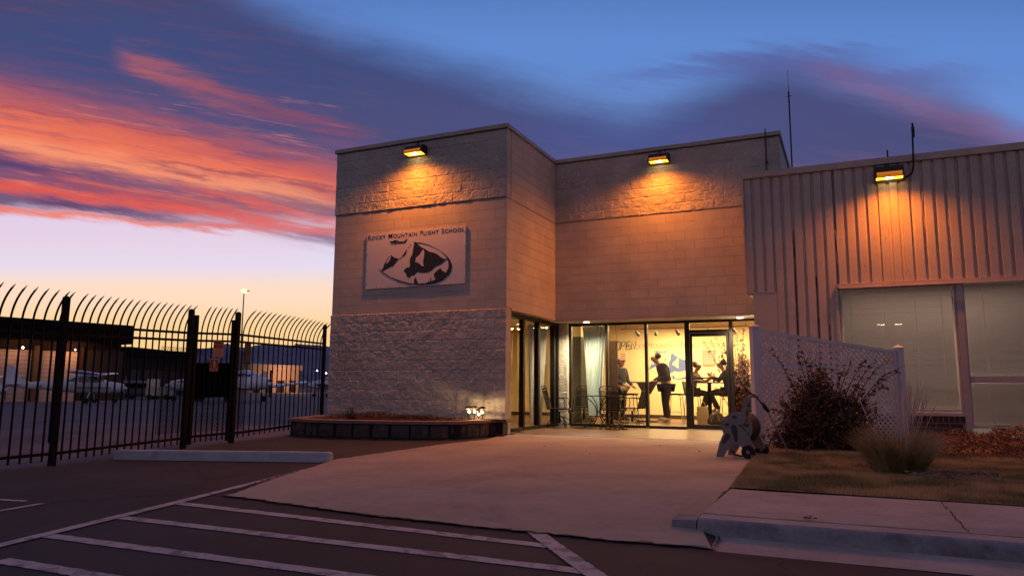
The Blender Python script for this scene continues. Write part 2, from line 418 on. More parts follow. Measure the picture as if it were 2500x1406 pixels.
XZ = Matrix(((1,0,0,0),(0,0,-1,0),(0,1,0,0),(0,0,0,1)))   # text lying in XY -> standing in XZ, facing -Y


# ------------------------------------------------------------------ ground and paving
def interp(pts, y):
    if y <= pts[0][0]: return pts[0][1]
    for (a, p), (b, q) in zip(pts, pts[1:]):
        if y <= b: return p+(q-p)*(y-a)/(b-a)
    return pts[-1][1]
def drape(name, ys, xl, xr, nx, off, m, hf=gh, rag=0.0):
    mb = MB(); rows = []
    for j, y in enumerate(ys):
        a, b = xl(y), xr(y)
        for i in range(nx+1):
            x = a+(b-a)*i/nx
            yy = y + (random.uniform(-rag, rag) if (j == 0) else 0); xx = x + (random.uniform(-rag, rag) if i == 0 else 0)
            mb.v.append((xx, yy, hf(x, y)+off))
    n = nx+1
    for j in range(len(ys)-1):
        for i in range(nx): mb.f.append((j*n+i, j*n+i+1, (j+1)*n+i+1, (j+1)*n+i))
    o = mb.build(name, m, smooth=True); o['kind'] = 'structure'; return o
def quad(name, A, B, Cc, D, off, m, nu=24, nv=1, hf=gh, parent=None, rag=0.0):
    mb = MB()
    for j in range(nv+1):
        for i in range(nu+1):
            s_, t_ = i/nu, j/nv
            x = (A[0]*(1-s_)+B[0]*s_)*(1-t_)+(D[0]*(1-s_)+Cc[0]*s_)*t_; y = (A[1]*(1-s_)+B[1]*s_)*(1-t_)+(D[1]*(1-s_)+Cc[1]*s_)*t_
            x += random.uniform(-rag, rag); y += random.uniform(-rag, rag)
            mb.v.append((x, y, hf(x, y)+off))
    n = nu+1
    for j in range(nv):
        for i in range(nu): mb.f.append((j*n+i, j*n+i+1, (j+1)*n+i+1, (j+1)*n+i))
    return mb.build(name, m, parent)
def line(A, B, w, off, m='paint', name='line', parent=None, nu=40, rag=0.003):
    A = Vector((A[0], A[1])); B = Vector((B[0], B[1])); d = (B-A).normalized(); nn = Vector((-d.y, d.x))*w/2
    return quad(name, A-nn, B-nn, B+nn, A+nn, off, m, nu, 1, parent=parent, rag=rag)

P3 = Vector((-9.10, 8.95)); FD = Vector((-0.31, 0.95)).normalized(); NL = Vector((-FD.y, FD.x))
def ga(X, Y):
    s_ = (Vector((X, Y))-P3).dot(NL)
    return gh(X, Y) - 0.015 - 0.80*sst(0.5, 50, s_)
mb = MB(); R_ = 9000
mb.box(-R_, R_, -R_, R_, -1.6, -1.2); tag(mb.build('ground', mat('far_ground', (0.05, 0.035, 0.04), 0.95, 0, 0.3, 0.02)), kind='structure')
ysA = [-40, -20, -5, 0, 3, 5]+[5+i*0.5 for i in range(1, 20)]+[16, 18, 20, 25, 30, 35, 40, 45, 50, 60, 80, 110, 160, 260]
drape('airport_apron', ysA, lambda y: -300, lambda y: 60, 180, 0.0, 'apron', ga)
b0, b1 = gp(0, 1150), gp(700, 1063)
def lotx(y): return b0.x+(b1.x-b0.x)*(y-b0.y)/(b1.y-b0.y)
ysL = [-30, -10, 0, 2, 3, 4]+[4.2+0.2*i for i in range(0, 45)]
drape('asphalt_lot', [y for y in ysL], lambda y: lotx(y), lambda y: -0.5, 160, 0.0, 'asphalt')
quad('asphalt_lot_east', (-0.5, -30), (40, -30), (40, 5.0), (-0.5, 5.0), 0.0, 'asphalt', 8, 4)['kind'] = 'structure'
# concrete patio
pl = [gp(545, 1212), gp(650, 1174), gp(805, 1125), gp(1000, 1097), gp(1180, 1075)]
left = sorted([(p.y, p.x) for p in pl])+[(12.2, -5.95), (12.7, -5.9), (16.3, -6.4)]
pr = [(gp(1745, 1337).y, -0.86), (5.6, -1.03)]+[(p.y, p.x) for p in (gp(1727, 1254), gp(1780, 1196), gp(1835, 1122))]+[(12.5, -1.35), (16.3, -1.5)]
front = [(-5.41, 5.23), (-3.56, 4.97), (-1.5, 4.93), (-0.86, 4.99)]
def py_front(x):
    return interp(front, x)
mb = MB(); nx = 60; ny = 70; jit = [random.uniform(-0.005, 0.005) for _ in range(nx+1)]; jl = [random.uniform(-0.006, 0.006) for _ in range(ny+1)]
for j in range(ny+1):
    for i in range(nx+1):
        t_ = j/ny; yb = 5.1+(16.3-5.1)*t_**1.3
        a = interp(left, yb)+jl[j]; b = interp(pr, yb); x = a+(b-a)*i/nx
        yf = py_front(x); y = yf+(16.3-yf)*t_**1.3 + (jit[i] if j == 0 else 0)
        mb.v.append((x, y, gh(x, y)+0.012))
for j in range(ny):
    for i in range(nx): mb.f.append((j*(nx+1)+i, j*(nx+1)+i+1, (j+1)*(nx+1)+i+1, (j+1)*(nx+1)+i))
tag(mb.build('concrete_patio', 'concrete', smooth=True), kind='structure')
# gutter, kerb and pavement along X
K0 = -1.04
prof = [(4.99, -0.117), (5.34, -0.106), (5.385, -0.1), (5.41, -0.02), (5.425, -0.004), (5.45, 0.006), (5.60, 0.010), (5.608, -0.004), (5.62, -0.004), (5.628, 0.012), (7.0, 0.020), (7.02, -0.12)]
mb = MB(); xs = [K0, -0.9, -0.8]+[x*0.5 for x in range(-1, 40)]
for x in xs:
    for y, z in prof:
        mb.v.append((x, y+0.006*math.sin(x*3.1), z+0.003*math.sin(x*1.7)))
n = len(prof)
for i in range(len(xs)-1):
    for k in range(n-1): mb.f.append((i*n+k, (i+1)*n+k, (i+1)*n+k+1, i*n+k+1))
# the kerb face gets its own darker material; split by profile
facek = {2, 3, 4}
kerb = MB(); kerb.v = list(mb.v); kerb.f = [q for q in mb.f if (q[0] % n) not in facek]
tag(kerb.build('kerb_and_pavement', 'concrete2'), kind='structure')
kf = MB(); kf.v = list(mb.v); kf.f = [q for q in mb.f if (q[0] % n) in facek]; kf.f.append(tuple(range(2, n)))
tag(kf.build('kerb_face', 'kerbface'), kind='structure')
# short dropped kerb block beside the ramp
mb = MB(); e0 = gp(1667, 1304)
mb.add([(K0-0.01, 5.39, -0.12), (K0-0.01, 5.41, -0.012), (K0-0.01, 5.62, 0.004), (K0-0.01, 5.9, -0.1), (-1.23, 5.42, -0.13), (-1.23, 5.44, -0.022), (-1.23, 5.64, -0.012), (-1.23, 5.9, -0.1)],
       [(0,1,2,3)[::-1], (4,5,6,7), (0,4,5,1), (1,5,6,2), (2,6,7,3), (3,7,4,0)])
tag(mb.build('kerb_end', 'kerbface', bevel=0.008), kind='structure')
dark = mat('joint_dirt', (0.05, 0.035, 0.035), 0.95)
def crack(pts, w, z, name='joint', hf=None):
    mb = MB()
    for (A, B) in zip(pts, pts[1:]):
        A = Vector(A[:2]); B = Vector(B[:2]); k = max(2, int((B-A).length/0.06)); d = (B-A).normalized(); nn = Vector((-d.y, d.x)); pr_ = []
        for i in range(k+1):
            p = A+(B-A)*i/k + nn*random.uniform(-1, 1)*w*0.8; h_ = w*random.uniform(0.4, 1.0)/2
            zz = (hf or gh)(p.x, p.y)+z
            pr_.append(len(mb.v)); mb.v += [(p.x-nn.x*h_, p.y-nn.y*h_, zz), (p.x+nn.x*h_, p.y+nn.y*h_, zz)]
        for a, b in zip(pr_, pr_[1:]): mb.f.append((a, b, b+1, a+1))
    return tag(mb.build(name, dark), kind='structure')
z0f = lambda x, y: 0.0
crack([gp(1780, 1197), gp(1745, 1235), gp(1727, 1252), gp(1757, 1262)], 0.02, 0.018)
crack([gp(1757, 1316), gp(1750, 1326), gp(1735, 1337)], 0.03, 0.018)
crack([(K0+0.0, 5.615), (6, 5.615)], 0.012, 0.014, hf=lambda x, y: 0.0)
w0 = gp(2280, 1234); w1 = gp(2312, 1300)
crack([(0.62, 7.0), (0.645, 5.63)], 0.014, 0.0225, hf=z0f)
crack([gp(1560, 1150), gp(1760, 1157)], 0.012, 0.016); crack([gp(900, 1188), gp(1120, 1204), gp(1290, 1206)], 0.008, 0.016)
# edge dirt along the patio front and left side
crack([(x, interp(front, x)+0.0) for x in np.linspace(-5.41, -0.9, 14)], 0.028, 0.0145)
crack([(p.x-0.012, p.y) for p in pl], 0.04, 0.0145)
crack([gp(0, 1236), gp(130, 1225), gp(320, 1212), gp(450, 1207)], 0.025, 0.003)
# painted hatching
marks = MB()
def addline(A, B, w):
    A = Vector((A[0], A[1])); B = Vector((B[0], B[1])); d = (B-A).normalized(); nn = Vector((-d.y, d.x))*w/2; k = 50; o_ = len(marks.v)
    for i in range(k+1):
        p = A+(B-A)*i/k; r1, r2 = random.uniform(-.005, .005), random.uniform(-.005, .005)
        for q in (p-nn*(1+r1/w*2), p+nn*(1+r2/w*2)): marks.v.append((q.x, q.y, gh(q.x, q.y)+0.005+LZ[0]))
    for i in range(k): a = o_+2*i; marks.f.append((a, a+2, a+3, a+1))
LZ = [0.0]
for (a, b) in (((430, 1228), (1340, 1334)), ((292, 1263), (1430, 1396)), ((110, 1307), (960, 1420)), ((0, 1368), (320, 1420))):
    A = gp(*a); B = gp(*b)
    if b[1] > 1406: d = (B-A); B = A+d*1.6
    addline(A, B, 0.115)
LZ[0] = 0.004
A = gp(0, 1333); B = gp(745, 1147); addline(A+(A-B)*0.5, B, 0.10)
A = gp(1305, 1298); B = gp(1480, 1425); addline(A, B, 0.12)
LZ[0] = 0.0
addline(gp(-60, 1216), gp(62, 1224), 0.07); addline(gp(105, 1229), gp(-60, 1258), 0.07)
tag(marks.build('road_markings', 'paint'), kind='structure')
# lawn
lx = [(7.0, -1.04), (10.2, -1.22), (12.5, -1.35), (14.5, -1.4)]
drape('lawn', [7.0+0.25*i for i in range(31)], lambda y: interp(lx, y), lambda y: 14, 40, 0.03, 'lawn', lambda x, y: 0.0 if True else 0)

# ------------------------------------------------------------------ flight school building
X0, X1, YF, YM = -10.367, -6.074, 12.82, 15.475
B = thing('flight_school_building', 'two-step painted block building with lit glass entrance under the recessed right wall', 'building', (0, 0, 0))
def bpart(name, m, *boxes, parent=B, **kw):
    mb = MB()
    for b in boxes: mb.box(*b)
    return mb.build(name, m, parent, **kw)
YB = 30.0
def vnoise(X, Z, sc_, seed):
    r = np.random.default_rng(seed); g = r.random((257, 257)); a = (X*sc_) % 256; b = (Z*sc_) % 256; i = a.astype(int); j = b.astype(int); u_ = a-i; v_ = b-j
    u_ = u_*u_*(3-2*u_); v_ = v_*v_*(3-2*v_); return (g[i, j]*(1-u_)+g[i+1, j]*u_)*(1-v_)+(g[i, j+1]*(1-u_)+g[i+1, j+1]*u_)*v_
def split_panel(name, m, x0, x1, y, z0, z1, amp=0.028, seed=1, step=0.019, zj=0.0, parent=B, back=0.1, calm=None, jd=0.6):
    nx_ = int((x1-x0)/step); nz_ = int((z1-z0)/step); xs_ = np.linspace(x0, x1, nx_+1); zs_ = np.linspace(z0, z1, nz_+1); X, Z = np.meshgrid(xs_, zs_)
    bw, bh = 0.4064, 0.2032; row = np.floor((Z-zj)/bh); xo = X + (row % 2)*bw/2; colb = np.floor(xo/bw); fx = xo/bw-colb; fz_ = (Z-zj)/bh-row
    e = np.minimum(np.minimum(fx, 1-fx)*bw, np.minimum(fz_, 1-fz_)*bh); edge = jd+(1-jd)*np.clip(e/0.018, 0, 1)**0.6
    off = (colb*12.7+row*31.3) % 97
    Xo, Zo = X+100+off*0.37, Z+100+off*0.71
    h_ = 0.46*vnoise(Xo, Zo, 5.5, seed)+0.30*vnoise(Xo, Zo, 14, seed+1)+0.24*vnoise(Xo, Zo, 33, seed+2)
    h_ = np.abs(h_-0.5)*-1.3+0.45*vnoise(Xo+7, Zo, 9, seed+3)+0.5
    if calm is not None: h_ = 0.5+(h_-0.5)*calm
    rnd = np.random.default_rng(seed+9).random((400, 400)); tilt = (rnd[(row.astype(int) % 400), (colb.astype(int) % 400)]-0.5)*0.3
    Y = y - amp*edge*(0.35+h_*0.95+tilt*0.35)
    Y[0, :] = y; Y[-1, :] = y
    V = np.stack([X, Y, Z], -1).reshape(-1, 3); n = nx_+1
    i, j = np.meshgrid(np.arange(nx_), np.arange(nz_)); a = (j*n+i).ravel(); Fq = np.stack([a, a+1, a+n+1, a+n], 1)
    mb = MB(); mb.v = [tuple(q) for q in V.tolist()]; mb.f = [tuple(q) for q in Fq.tolist()]
    # close sides, top, bottom to the backing plane
    o_ = len(mb.v); ring = [j_*n for j_ in range(nz_+1)]; ring2 = [j_*n+nx_ for j_ in range(nz_+1)]
    for k in ring: mb.v.append((x0, y+back, V[k][2]))
    for k in range(nz_): mb.f.append((ring[k], ring[k+1], o_+k+1, o_+k))
    o_ = len(mb.v)
    for k in ring2: mb.v.append((x1, y+back, V[k][2]))
    for k in range(nz_): mb.f.append((ring2[k], o_+k, o_+k+1, ring2[k+1]))
    o_ = len(mb.v)
    for q in range(2):
        base = 0 if q == 0 else nz_*n; c0 = len(mb.v)
        for k in range(n): mb.v.append((xs_[k], y+back, zs_[0 if q == 0 else -1]))
        for k in range(nx_): mb.f.append((base+k, c0+k, c0+k+1, base+k+1))
    return mb.build(name, m, parent, smooth=False)
# front block: lower band (front wall), middle band, upper band
bpart('lower_block_wall', 'split', (X0+0.01, X1-0.01, YF+0.12, YF+0.23, -0.05, 2.455), (X0, X0+0.2, YF+0.23, YB, -0.05, 2.455))
split_panel('lower_split_face', 'split', X0, X1-0.003, YF+0.010, -0.02, 2.455, 0.024, 3, zj=2.455-0.2032*13)
bpart('middle_block_wall', 'block', (X0+0.012, X1-0.006, YF+0.012, YF+0.23, 2.463, 4.69), (X0+0.012, X0+0.2, YF+0.23, YB, 2.463, 4.69))
bpart('middle_side_wall', 'block', (X1-0.25, X1-0.006, YF+0.23, YM-0.0, 2.463, 4.69))
bpart('upper_block_wall', 'split', (X0+0.01, X1-0.012, YF+0.12, YF+0.2, 4.70, 6.13))
split_panel('upper_split_face', 'split', X0-0.002, X1-0.006, YF+0.012, 4.70, 6.13, 0.022, 23, zj=4.70, back=0.11, jd=0.45)
bpart('upper_side_wall', 'block', (X0+0.004, X1-0.002, YF+0.2, YB, 4.70, 6.0))
bpart('upper_side_parapet', 'block', (X1-0.25, X1-0.002, YF+0.2, YM, 6.0, 6.128), (X0+0.004, X0+0.2, YF+0.2, YB, 6.0, 6.128))
# recessed wall
XR = -1.095
bpart('recessed_middle_wall', 'block', (X1-0.006, XR, YM, 16.31, 2.432, 4.688))
bpart('building_side', 'block', (XR-0.2, XR, 16.31, YB, 0, 4.688))
bpart('recessed_upper_wall', 'split', (X1-0.010, XR, YM+0.12, YM+0.2, 4.698, 6.118))
split_panel('recessed_split_face', 'split', X1-0.003, XR+0.003, YM+0.012, 4.698, 6.118, 0.022, 43, zj=4.698, back=0.11, jd=0.45)
bpart('recessed_upper_side', 'block', (X1-0.010, XR, YM+0.2, YB, 4.698, 6.118))
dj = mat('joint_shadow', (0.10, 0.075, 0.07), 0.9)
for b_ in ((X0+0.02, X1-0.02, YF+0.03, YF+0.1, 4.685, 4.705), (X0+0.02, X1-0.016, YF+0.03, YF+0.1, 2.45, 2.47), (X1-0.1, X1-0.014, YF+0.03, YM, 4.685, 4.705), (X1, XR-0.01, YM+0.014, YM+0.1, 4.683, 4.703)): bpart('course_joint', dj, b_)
# parapet caps: metal coping with drip edge, pieces butt
bpart('parapet_cap', 'cap', (X0-0.045, X1+0.03, YF-0.05, YF+0.22, 6.14, 6.225), (X1-0.24, X1+0.03, YF+0.22, YM-0.05, 6.14, 6.225), (X0-0.045, X0+0.2, YF+0.22, YB, 6.14, 6.225), bevel=0.006)
bpart('parapet_cap', 'cap', (X1-0.24, XR+0.04, YM-0.05, YM+0.22, 6.132, 6.215), (XR-0.2, XR+0.04, YM+0.22, YB, 6.132, 6.215), bevel=0.006)
# soffit over the entrance with trim
bpart('soffit', mat('soffit_paint', (0.50, 0.42, 0.30), 0.8), (X1-0.2, -1.63, YM+0.05, 16.28, 2.405, 2.43))
bpart('wall_drip_trim', 'trim', (X1, -1.72, YM-0.012, YM+0.05, 2.40, 2.43), (X1-0.05, X1+0.008, YF+0.24, YM-0.012, 2.43, 2.462))
# column of bare split-face block beside the glass
bpart('block_column', 'column', (-6.345, -6.025, 16.2, 16.4, -0.02, 2.40))
split_panel('column_split_face', 'column', -6.35, -6.022, 16.10, -0.02, 2.40, 0.02, 71, 0.016)
bpart('corner_pilaster', 'column', (X1-0.24, X1-0.004, YF+0.235, YF+0.245, -0.02, 2.455))
# storefront frame (front), glass plane y=16.25
G = 16.25; fr = []
def vx(a, b, z0=0.03, z1=2.40, y0=G-0.05, y1=G+0.06): fr.append((a, b, y0, y1, z0, z1))
for a, b in ((-6.02, -5.965), (-5.124, -5.062), (-4.197, -4.138), (-3.291, -3.185), (-2.335, -2.262), (-1.75, -1.69)): vx(a, b)
for a, b in ((-5.965, -5.124), (-5.062, -4.197), (-4.138, -3.291), (-3.185, -2.335), (-2.262, -1.75)):
    fr.append((a, b, G-0.045, G+0.055, 2.345, 2.40))
    if a != -3.185: fr.append((a, b, G-0.045, G+0.055, 0.015, 0.075))
fr.append((-3.185, -2.335, G-0.045, G+0.055, 2.12, 2.185))
bpart('storefront_frame', 'frame', *fr)
for a, b in ((-5.965, -5.124), (-5.062, -4.197), (-4.138, -3.291), (-2.262, -1.75)):
    bpart('window_pane', 'glass', (a, b, G, G+0.006, 0.075, 2.345))
bpart('transom_pane', 'glass', (-3.185, -2.335, G, G+0.006, 2.185, 2.345))
door = bpart('door', 'frame', (-3.18, -3.135, G-0.03, G+0.02, 0.03, 2.115), (-2.405, -2.34, G-0.03, G+0.02, 0.03, 2.115), (-3.135, -2.405, G-0.03, G+0.02, 2.04, 2.115), (-3.135, -2.405, G-0.03, G+0.02, 0.03, 0.125))
bpart('pane', 'glass', (-3.135, -2.405, G-0.008, G-0.002, 0.125, 2.04), parent=door)
bpart('push_bar', 'black', (-3.135, -2.405, G+0.03, G+0.06, 1.12, 1.15), parent=door)
bpart('handle', 'chrome', (-3.165, -3.15, G-0.075, G-0.055, 1.0, 1.25), (-3.165, -3.15, G-0.055, G-0.03, 1.0, 1.02), (-3.165, -3.15, G-0.055, G-0.03, 1.23, 1.25), parent=door)
bpart('threshold', 'trim', (-3.18, -2.34, G-0.09, G+0.05, 0.0, 0.028))
# side glazing of the front block, glass plane x=-6.2
SX = -6.27; fr = []
def ysx(px_): d = ray(px_, 900); return SX*d[1]/d[0]
ymul = [13.10, ysx(1275), ysx(1311.5), ysx(1350), 16.02]
for i, y in enumerate(ymul): fr.append((SX-0.06, SX+0.05, y-0.045, y+0.045, 0.02, 2.43))
for y0_, y1_ in zip(ymul, ymul[1:]):
    fr += [(SX-0.055, SX+0.045, y0_+0.045, y1_-0.045, 2.33, 2.43), (SX-0.055, SX+0.045, y0_+0.045, y1_-0.045, 0.02, 0.085)]
bpart('side_frame', 'frame', *fr)
for y0_, y1_ in zip(ymul, ymul[1:]):
    bpart('side_pane', 'glass', (SX-0.004, SX+0.002, y0_+0.045, y1_-0.045, 0.085, 2.33))
# interior shell
YI = 21.5
bpart('interior_floor', 'floor', (X0+0.2, -1.1, YF+0.25, YI, -0.04, 0.015), (-6.0, -1.7, 16.1, 16.3, -0.04, 0.016))
bpart('interior_ceiling', 'ceil', (X0+0.2, -1.1, 16.32, YI, 2.78, 2.85), (X0+0.2, SX-0.07, YF+0.25, 16.32, 2.70, 2.76))
bpart('interior_ceiling_lip', 'ceil', (-6.05, -1.3, 16.32, 16.36, 2.40, 2.78))
bpart('interior_back_wall', 'cream', (X0+0.2, -1.1, YI, YI+0.1, 0.0, 2.85))
bpart('interior_right_wall', 'cream', (-1.62, -1.5, 16.32, YI, 0.0, 2.85))
bpart('baseboard', 'bb', (X0+0.3, -1.63, YI-0.02, YI-0.002, 0.016, 0.12))
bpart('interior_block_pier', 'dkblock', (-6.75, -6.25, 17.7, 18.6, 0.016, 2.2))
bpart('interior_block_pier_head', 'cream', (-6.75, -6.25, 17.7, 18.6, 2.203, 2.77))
bpart('interior_left_wall', 'cream', (X0+0.35, X0+0.4, YF+0.3, YI-0.03, 0.016, 2.69))

# metal-clad building on the right
YS = 14.5
Mb = thing('metal_office_building', 'low office building clad in ribbed beige steel with blinds in its windows', 'building', (0, 0, 0))
def ribs(name, x0, x1, z0, z1, pitch=0.1815, flat=0.122, depth=0.034, sl=0.008):
    mb = MB(); pts = []; x = x0; 
    while x < x1-0.02:
        e = min(x+flat, x1); pts += [(x, 0), (e, 0)]
        if e+0.03 < x1: pts += [(e+sl, depth), (min(e+pitch-flat-sl, x1), depth)]
        x += pitch
    if pts[-1][0] < x1: pts.append((x1, pts[-1][1]))
    n = len(pts)
    for z in (z0, z1):
        for x, d in pts: mb.v.append((x, YS+d, z))
    for i in range(n-1): mb.f.append((i, i+1, n+i+1, n+i))
    return mb.build(name, 'metal', Mb)
XL = -1.722
ribs('ribbed_fascia', XL+0.01, -1.19+0.013, 2.75, 4.985)
ribs('ribbed_wall', -1.177+0.002, -0.135, 0.0, 4.985, )
ribs('ribbed_fascia', -0.135+0.002+0.045, 9.0, 2.83, 4.985)
def mpart(name, m, *boxes, parent=Mb, **kw): return bpart(name, m, *boxes, parent=parent, **kw)
mpart('building_core', 'trim', (XL+0.02, 9.0, YS+0.06, YS+0.12, 2.85, 4.98), (-1.62, -0.2, YS+0.06, YS+0.12, 0, 2.84))
mpart('roof', 'cap', (XL+0.03, 9.0, YS+0.13, 29, 4.7, 4.95))
mpart('side_wall', 'metal', (9.0, 9.05, YS+0.05, 29, 0, 4.98))
mpart('side_wall', 'metal', (XL+0.01, XL+0.04, YS+0.06, YM-0.02, 2.74, 4.96))
mpart('roof_edge_trim', 'trim', (XL-0.015, 9.05, YS-0.045, YS+0.1, 4.99, 5.115), bevel=0.006)
mpart('roof_edge_trim', 'trim', (XL-0.015, XL+0.008, YS-0.04, YS+0.06, 2.74, 4.988), (XL+0.01, -1.2, YS-0.012, YS+0.05, 2.725, 2.748))
mpart('canopy_soffit', mat('canopy_soffit', (0.5, 0.46, 0.36), 0.7), (XL+0.01, -1.63, YS+0.06, YM-0.02, 2.70, 2.73))
mpart('end_panel', 'metal', (-1.612, -1.18, YS-0.004, YS+0.05, 0.0, 2.722))
mpart('window_head_trim', 'trim', (-0.13, 9.0, YS-0.05, YS+0.03, 2.755, 2.826), bevel=0.004)
drip = mpart('window_drip_edge', mat('drip_edge', (0.6, 0.48, 0.44), 0.35), (-0.10, 9.0, YS-0.075, YS-0.052, 2.735, 2.752))
mpart('window_side_trim', 'trim', (-0.172, -0.125, YS-0.02, YS+0.08, 0.0, 2.753))
# windows: frame, blind, pane
blindm = newmat('blind_slats'); bb_ = princ(blindm, 0.5, 0, 0.4); N.nt = blindm.node_tree
bb_.inputs['Base Color'].default_value = (0.56, 0.52, 0.50, 1)
tr = nd(blindm, 'ShaderNodeBsdfTranslucent'); tr.inputs[0].default_value = (0.5, 0.45, 0.40, 1)
ms = nd(blindm, 'ShaderNodeMixShader'); ms.inputs[0].default_value = 0.4
oo = [n for n in blindm.node_tree.nodes if n.type == 'OUTPUT_MATERIAL'][0]
link(blindm, bb_.outputs[0], ms.inputs[1]); link(blindm, tr.outputs[0], ms.inputs[2]); link(blindm, ms.outputs[0], oo.inputs[0])
cordm = mat('blind_cord', (0.75, 0.72, 0.62), 0.7)
def blind(x0, x1, z0, z1, parent, cords, tilt=58):
    mb = MB(); z = z0+0.02; a = math.radians(tilt); w = 0.034; 
    while z < z1-0.01:
        dy, dz_ = math.cos(a)*w/2, math.sin(a)*w/2; y = YS+0.20; jz = random.uniform(-0.0012, 0.0012)
        mb.add([(x0, y-dy, z-dz_+jz), (x1, y-dy, z-dz_+jz), (x1, y, z+0.0015+jz), (x0, y, z+0.0015+jz), (x1, y+dy, z+dz_+jz), (x0, y+dy, z+dz_+jz)], [(0, 1, 2, 3), (3, 2, 4, 5)])
        z += 0.030
    o = mb.build('blind', blindm, parent)
    mb = MB()
    for cx_ in cords: mb.box(cx_-0.004, cx_+0.004, YS+0.178, YS+0.183, z0+0.02, z1-0.02)
    mb.box(x0, x1, YS+0.185, YS+0.215, z0, z0+0.02)
    mb.build('cord', cordm, o)
    return o
def window(x0, x1, z0, z1, cords, boxes, bar=None):
    w = mpart('window', 'wframe', *boxes)
    bpart('pane', 'glass2', (x0, x1, YS+0.075, YS+0.08, z0, z1), parent=w)
    blind(x0+0.015, x1-0.015, z0+0.01, z1-0.01, w, cords)
    return w
window(-0.08, 1.70, 0.58, 2.73, (0.02+0.05, 0.62, 1.12, 1.52), [(-0.12, -0.08, YS+0.03, YS+0.12, 0.53, 2.75), (1.70, 1.735, YS+0.03, YS+0.12, 0.53, 2.75), (-0.08, 1.70, YS+0.03, YS+0.12, 0.54, 0.58), (-0.08, 1.70, YS+0.03, YS+0.12, 2.72, 2.75)])
mpart('window_mullion', 'wframe', (1.737, 1.835, YS-0.01, YS+0.13, 0.0, 2.75))
window(1.86, 4.0, 1.15, 2.73, (2.15, 2.9, 3.5), [(1.837, 1.86, YS+0.03, YS+0.12, 0.28, 2.75), (1.86, 4.0, YS+0.02, YS+0.12, 1.04, 1.15), (4.0, 4.06, YS+0.03, YS+0.12, 0.28, 2.75)])
window(1.86, 4.0, 0.32, 1.04, (2.15, 2.9, 3.5), [(1.8605, 4.0, YS+0.031, YS+0.12, 0.28, 0.32)])
mpart('window_sill', 'trim', (-0.12, 1.735, YS-0.03, YS+0.03, 0.475, 0.528))
mb = MB(); x = -0.12
while x < 1.70: mb.box(x, x+0.068, YS-0.004, YS+0.05, 0.36, 0.47); x += 0.081
x = -0.12
while x < 1.7:
    for k in range(4): 
        xx = x+(k % 2)*0.1; mb.box(xx, min(xx+0.19, 1.73), YS-0.004, YS+0.05, 0.36-0.078*(k+1), 0.36-0.078*k-0.012)
    x += 0.2035
mb.build('brick_base', 'brick', Mb)
mpart('brick_mortar', 'mortar', (-0.12, 1.735, YS+0.001, YS+0.052, 0.0, 0.472))
mpart('interior_partition', mat('office_wall', (0.4, 0.36, 0.3), 0.8), (-0.2, 4.2, YS+2.6, YS+2.7, 0, 2.8), (-0.25, -0.2, YS+0.13, YS+2.6, 0, 2.8), (4.2, 4.25, YS+0.13, YS+2.6, 0, 2.8), (-0.25, 4.25, YS+0.13, YS+2.7, 2.8, 2.84))
def area(name, loc, size, sy, power, c, rot=(0, 0, 0), spread=None):
    l = bpy.data.lights.new(name, 'AREA'); l.shape = 'RECTANGLE'; l.size = size; l.size_y = sy; l.energy = power; l.color = c
    if spread: l.spread = spread
    o = bpy.data.objects.new(name, l); C.objects.link(o); o.location = loc; o.rotation_euler = rot; return o
area('office_ceiling_light', (1.4, YS+1.2, 2.7), 2.6, 1.0, 68.0, (1.0, 0.77, 0.63)).parent = Mb
# gap strips of rust where the cladding has opened
rust = mat('rust_gap', (0.05, 0.02, 0.015), 0.9, 0, 0.5, 30)
for px_, za, zb in ((1945, 2.2, 0.9), (1958, 3.9, 0.9), (1994, 3.0, 0.9), (2023, 2.1, 0.9)):
    X = on_y(px_+ (0), 780, YS).x; k = round((X+1.175)/0.1815-0.82); xg = -1.175+k*0.1815+0.152
    z = za; mb = MB()
    while z > zb:
        h_ = random.uniform(0.05, 0.2); ww = random.uniform(0.008, 0.024); mb.box(xg-ww/2, xg+ww/2, YS+0.028, YS+0.033, z-h_, z); z -= h_+random.uniform(-0.01, -0.002)
    mb.build('rust_stain', rust, Mb)
# drips of rust and screw heads on the ribs
for _ in range(40):
    k = random.randint(4, 24); xg = -0.09+(k-6)*0.1815+random.uniform(0.03, 0.1); z = random.uniform(3.0, 4.8)
    MB().box(xg-0.006, xg+0.006, YS-0.003, YS+0.002, z-0.006, z+0.006).build('screw_head', rust, Mb)
dd_ = mat('dried_drips', (0.62, 0.5, 0.44), 0.6)
for px_, py0, py1 in ((2040, 560, 640), (2165, 480, 590), (2250, 470, 560), (2312, 465, 555), (2052, 490, 600), (1960, 560, 640), (2345, 480, 570), (2105, 530, 560)):
    A = on_y(px_, py0, YS-0.002); Bq = on_y(px_+6, py1, YS-0.002); mb = MB(); k = 16; o_ = 0; ph = random.uniform(0, 6)
    for i in range(k+1):
        t_ = i/k; x = A.x+(Bq.x-A.x)*t_+0.012*math.sin(t_*7+ph); z = A.z+(Bq.z-A.z)*t_; w = 0.004*(1-t_*0.5); mb.v += [(x-w, YS-0.002, z), (x+w, YS-0.002, z)]
    for i in range(k): a = o_+2*i; mb.f.append((a, a+2, a+3, a+1))
    mb.build('dried_drip', dd_, Mb)


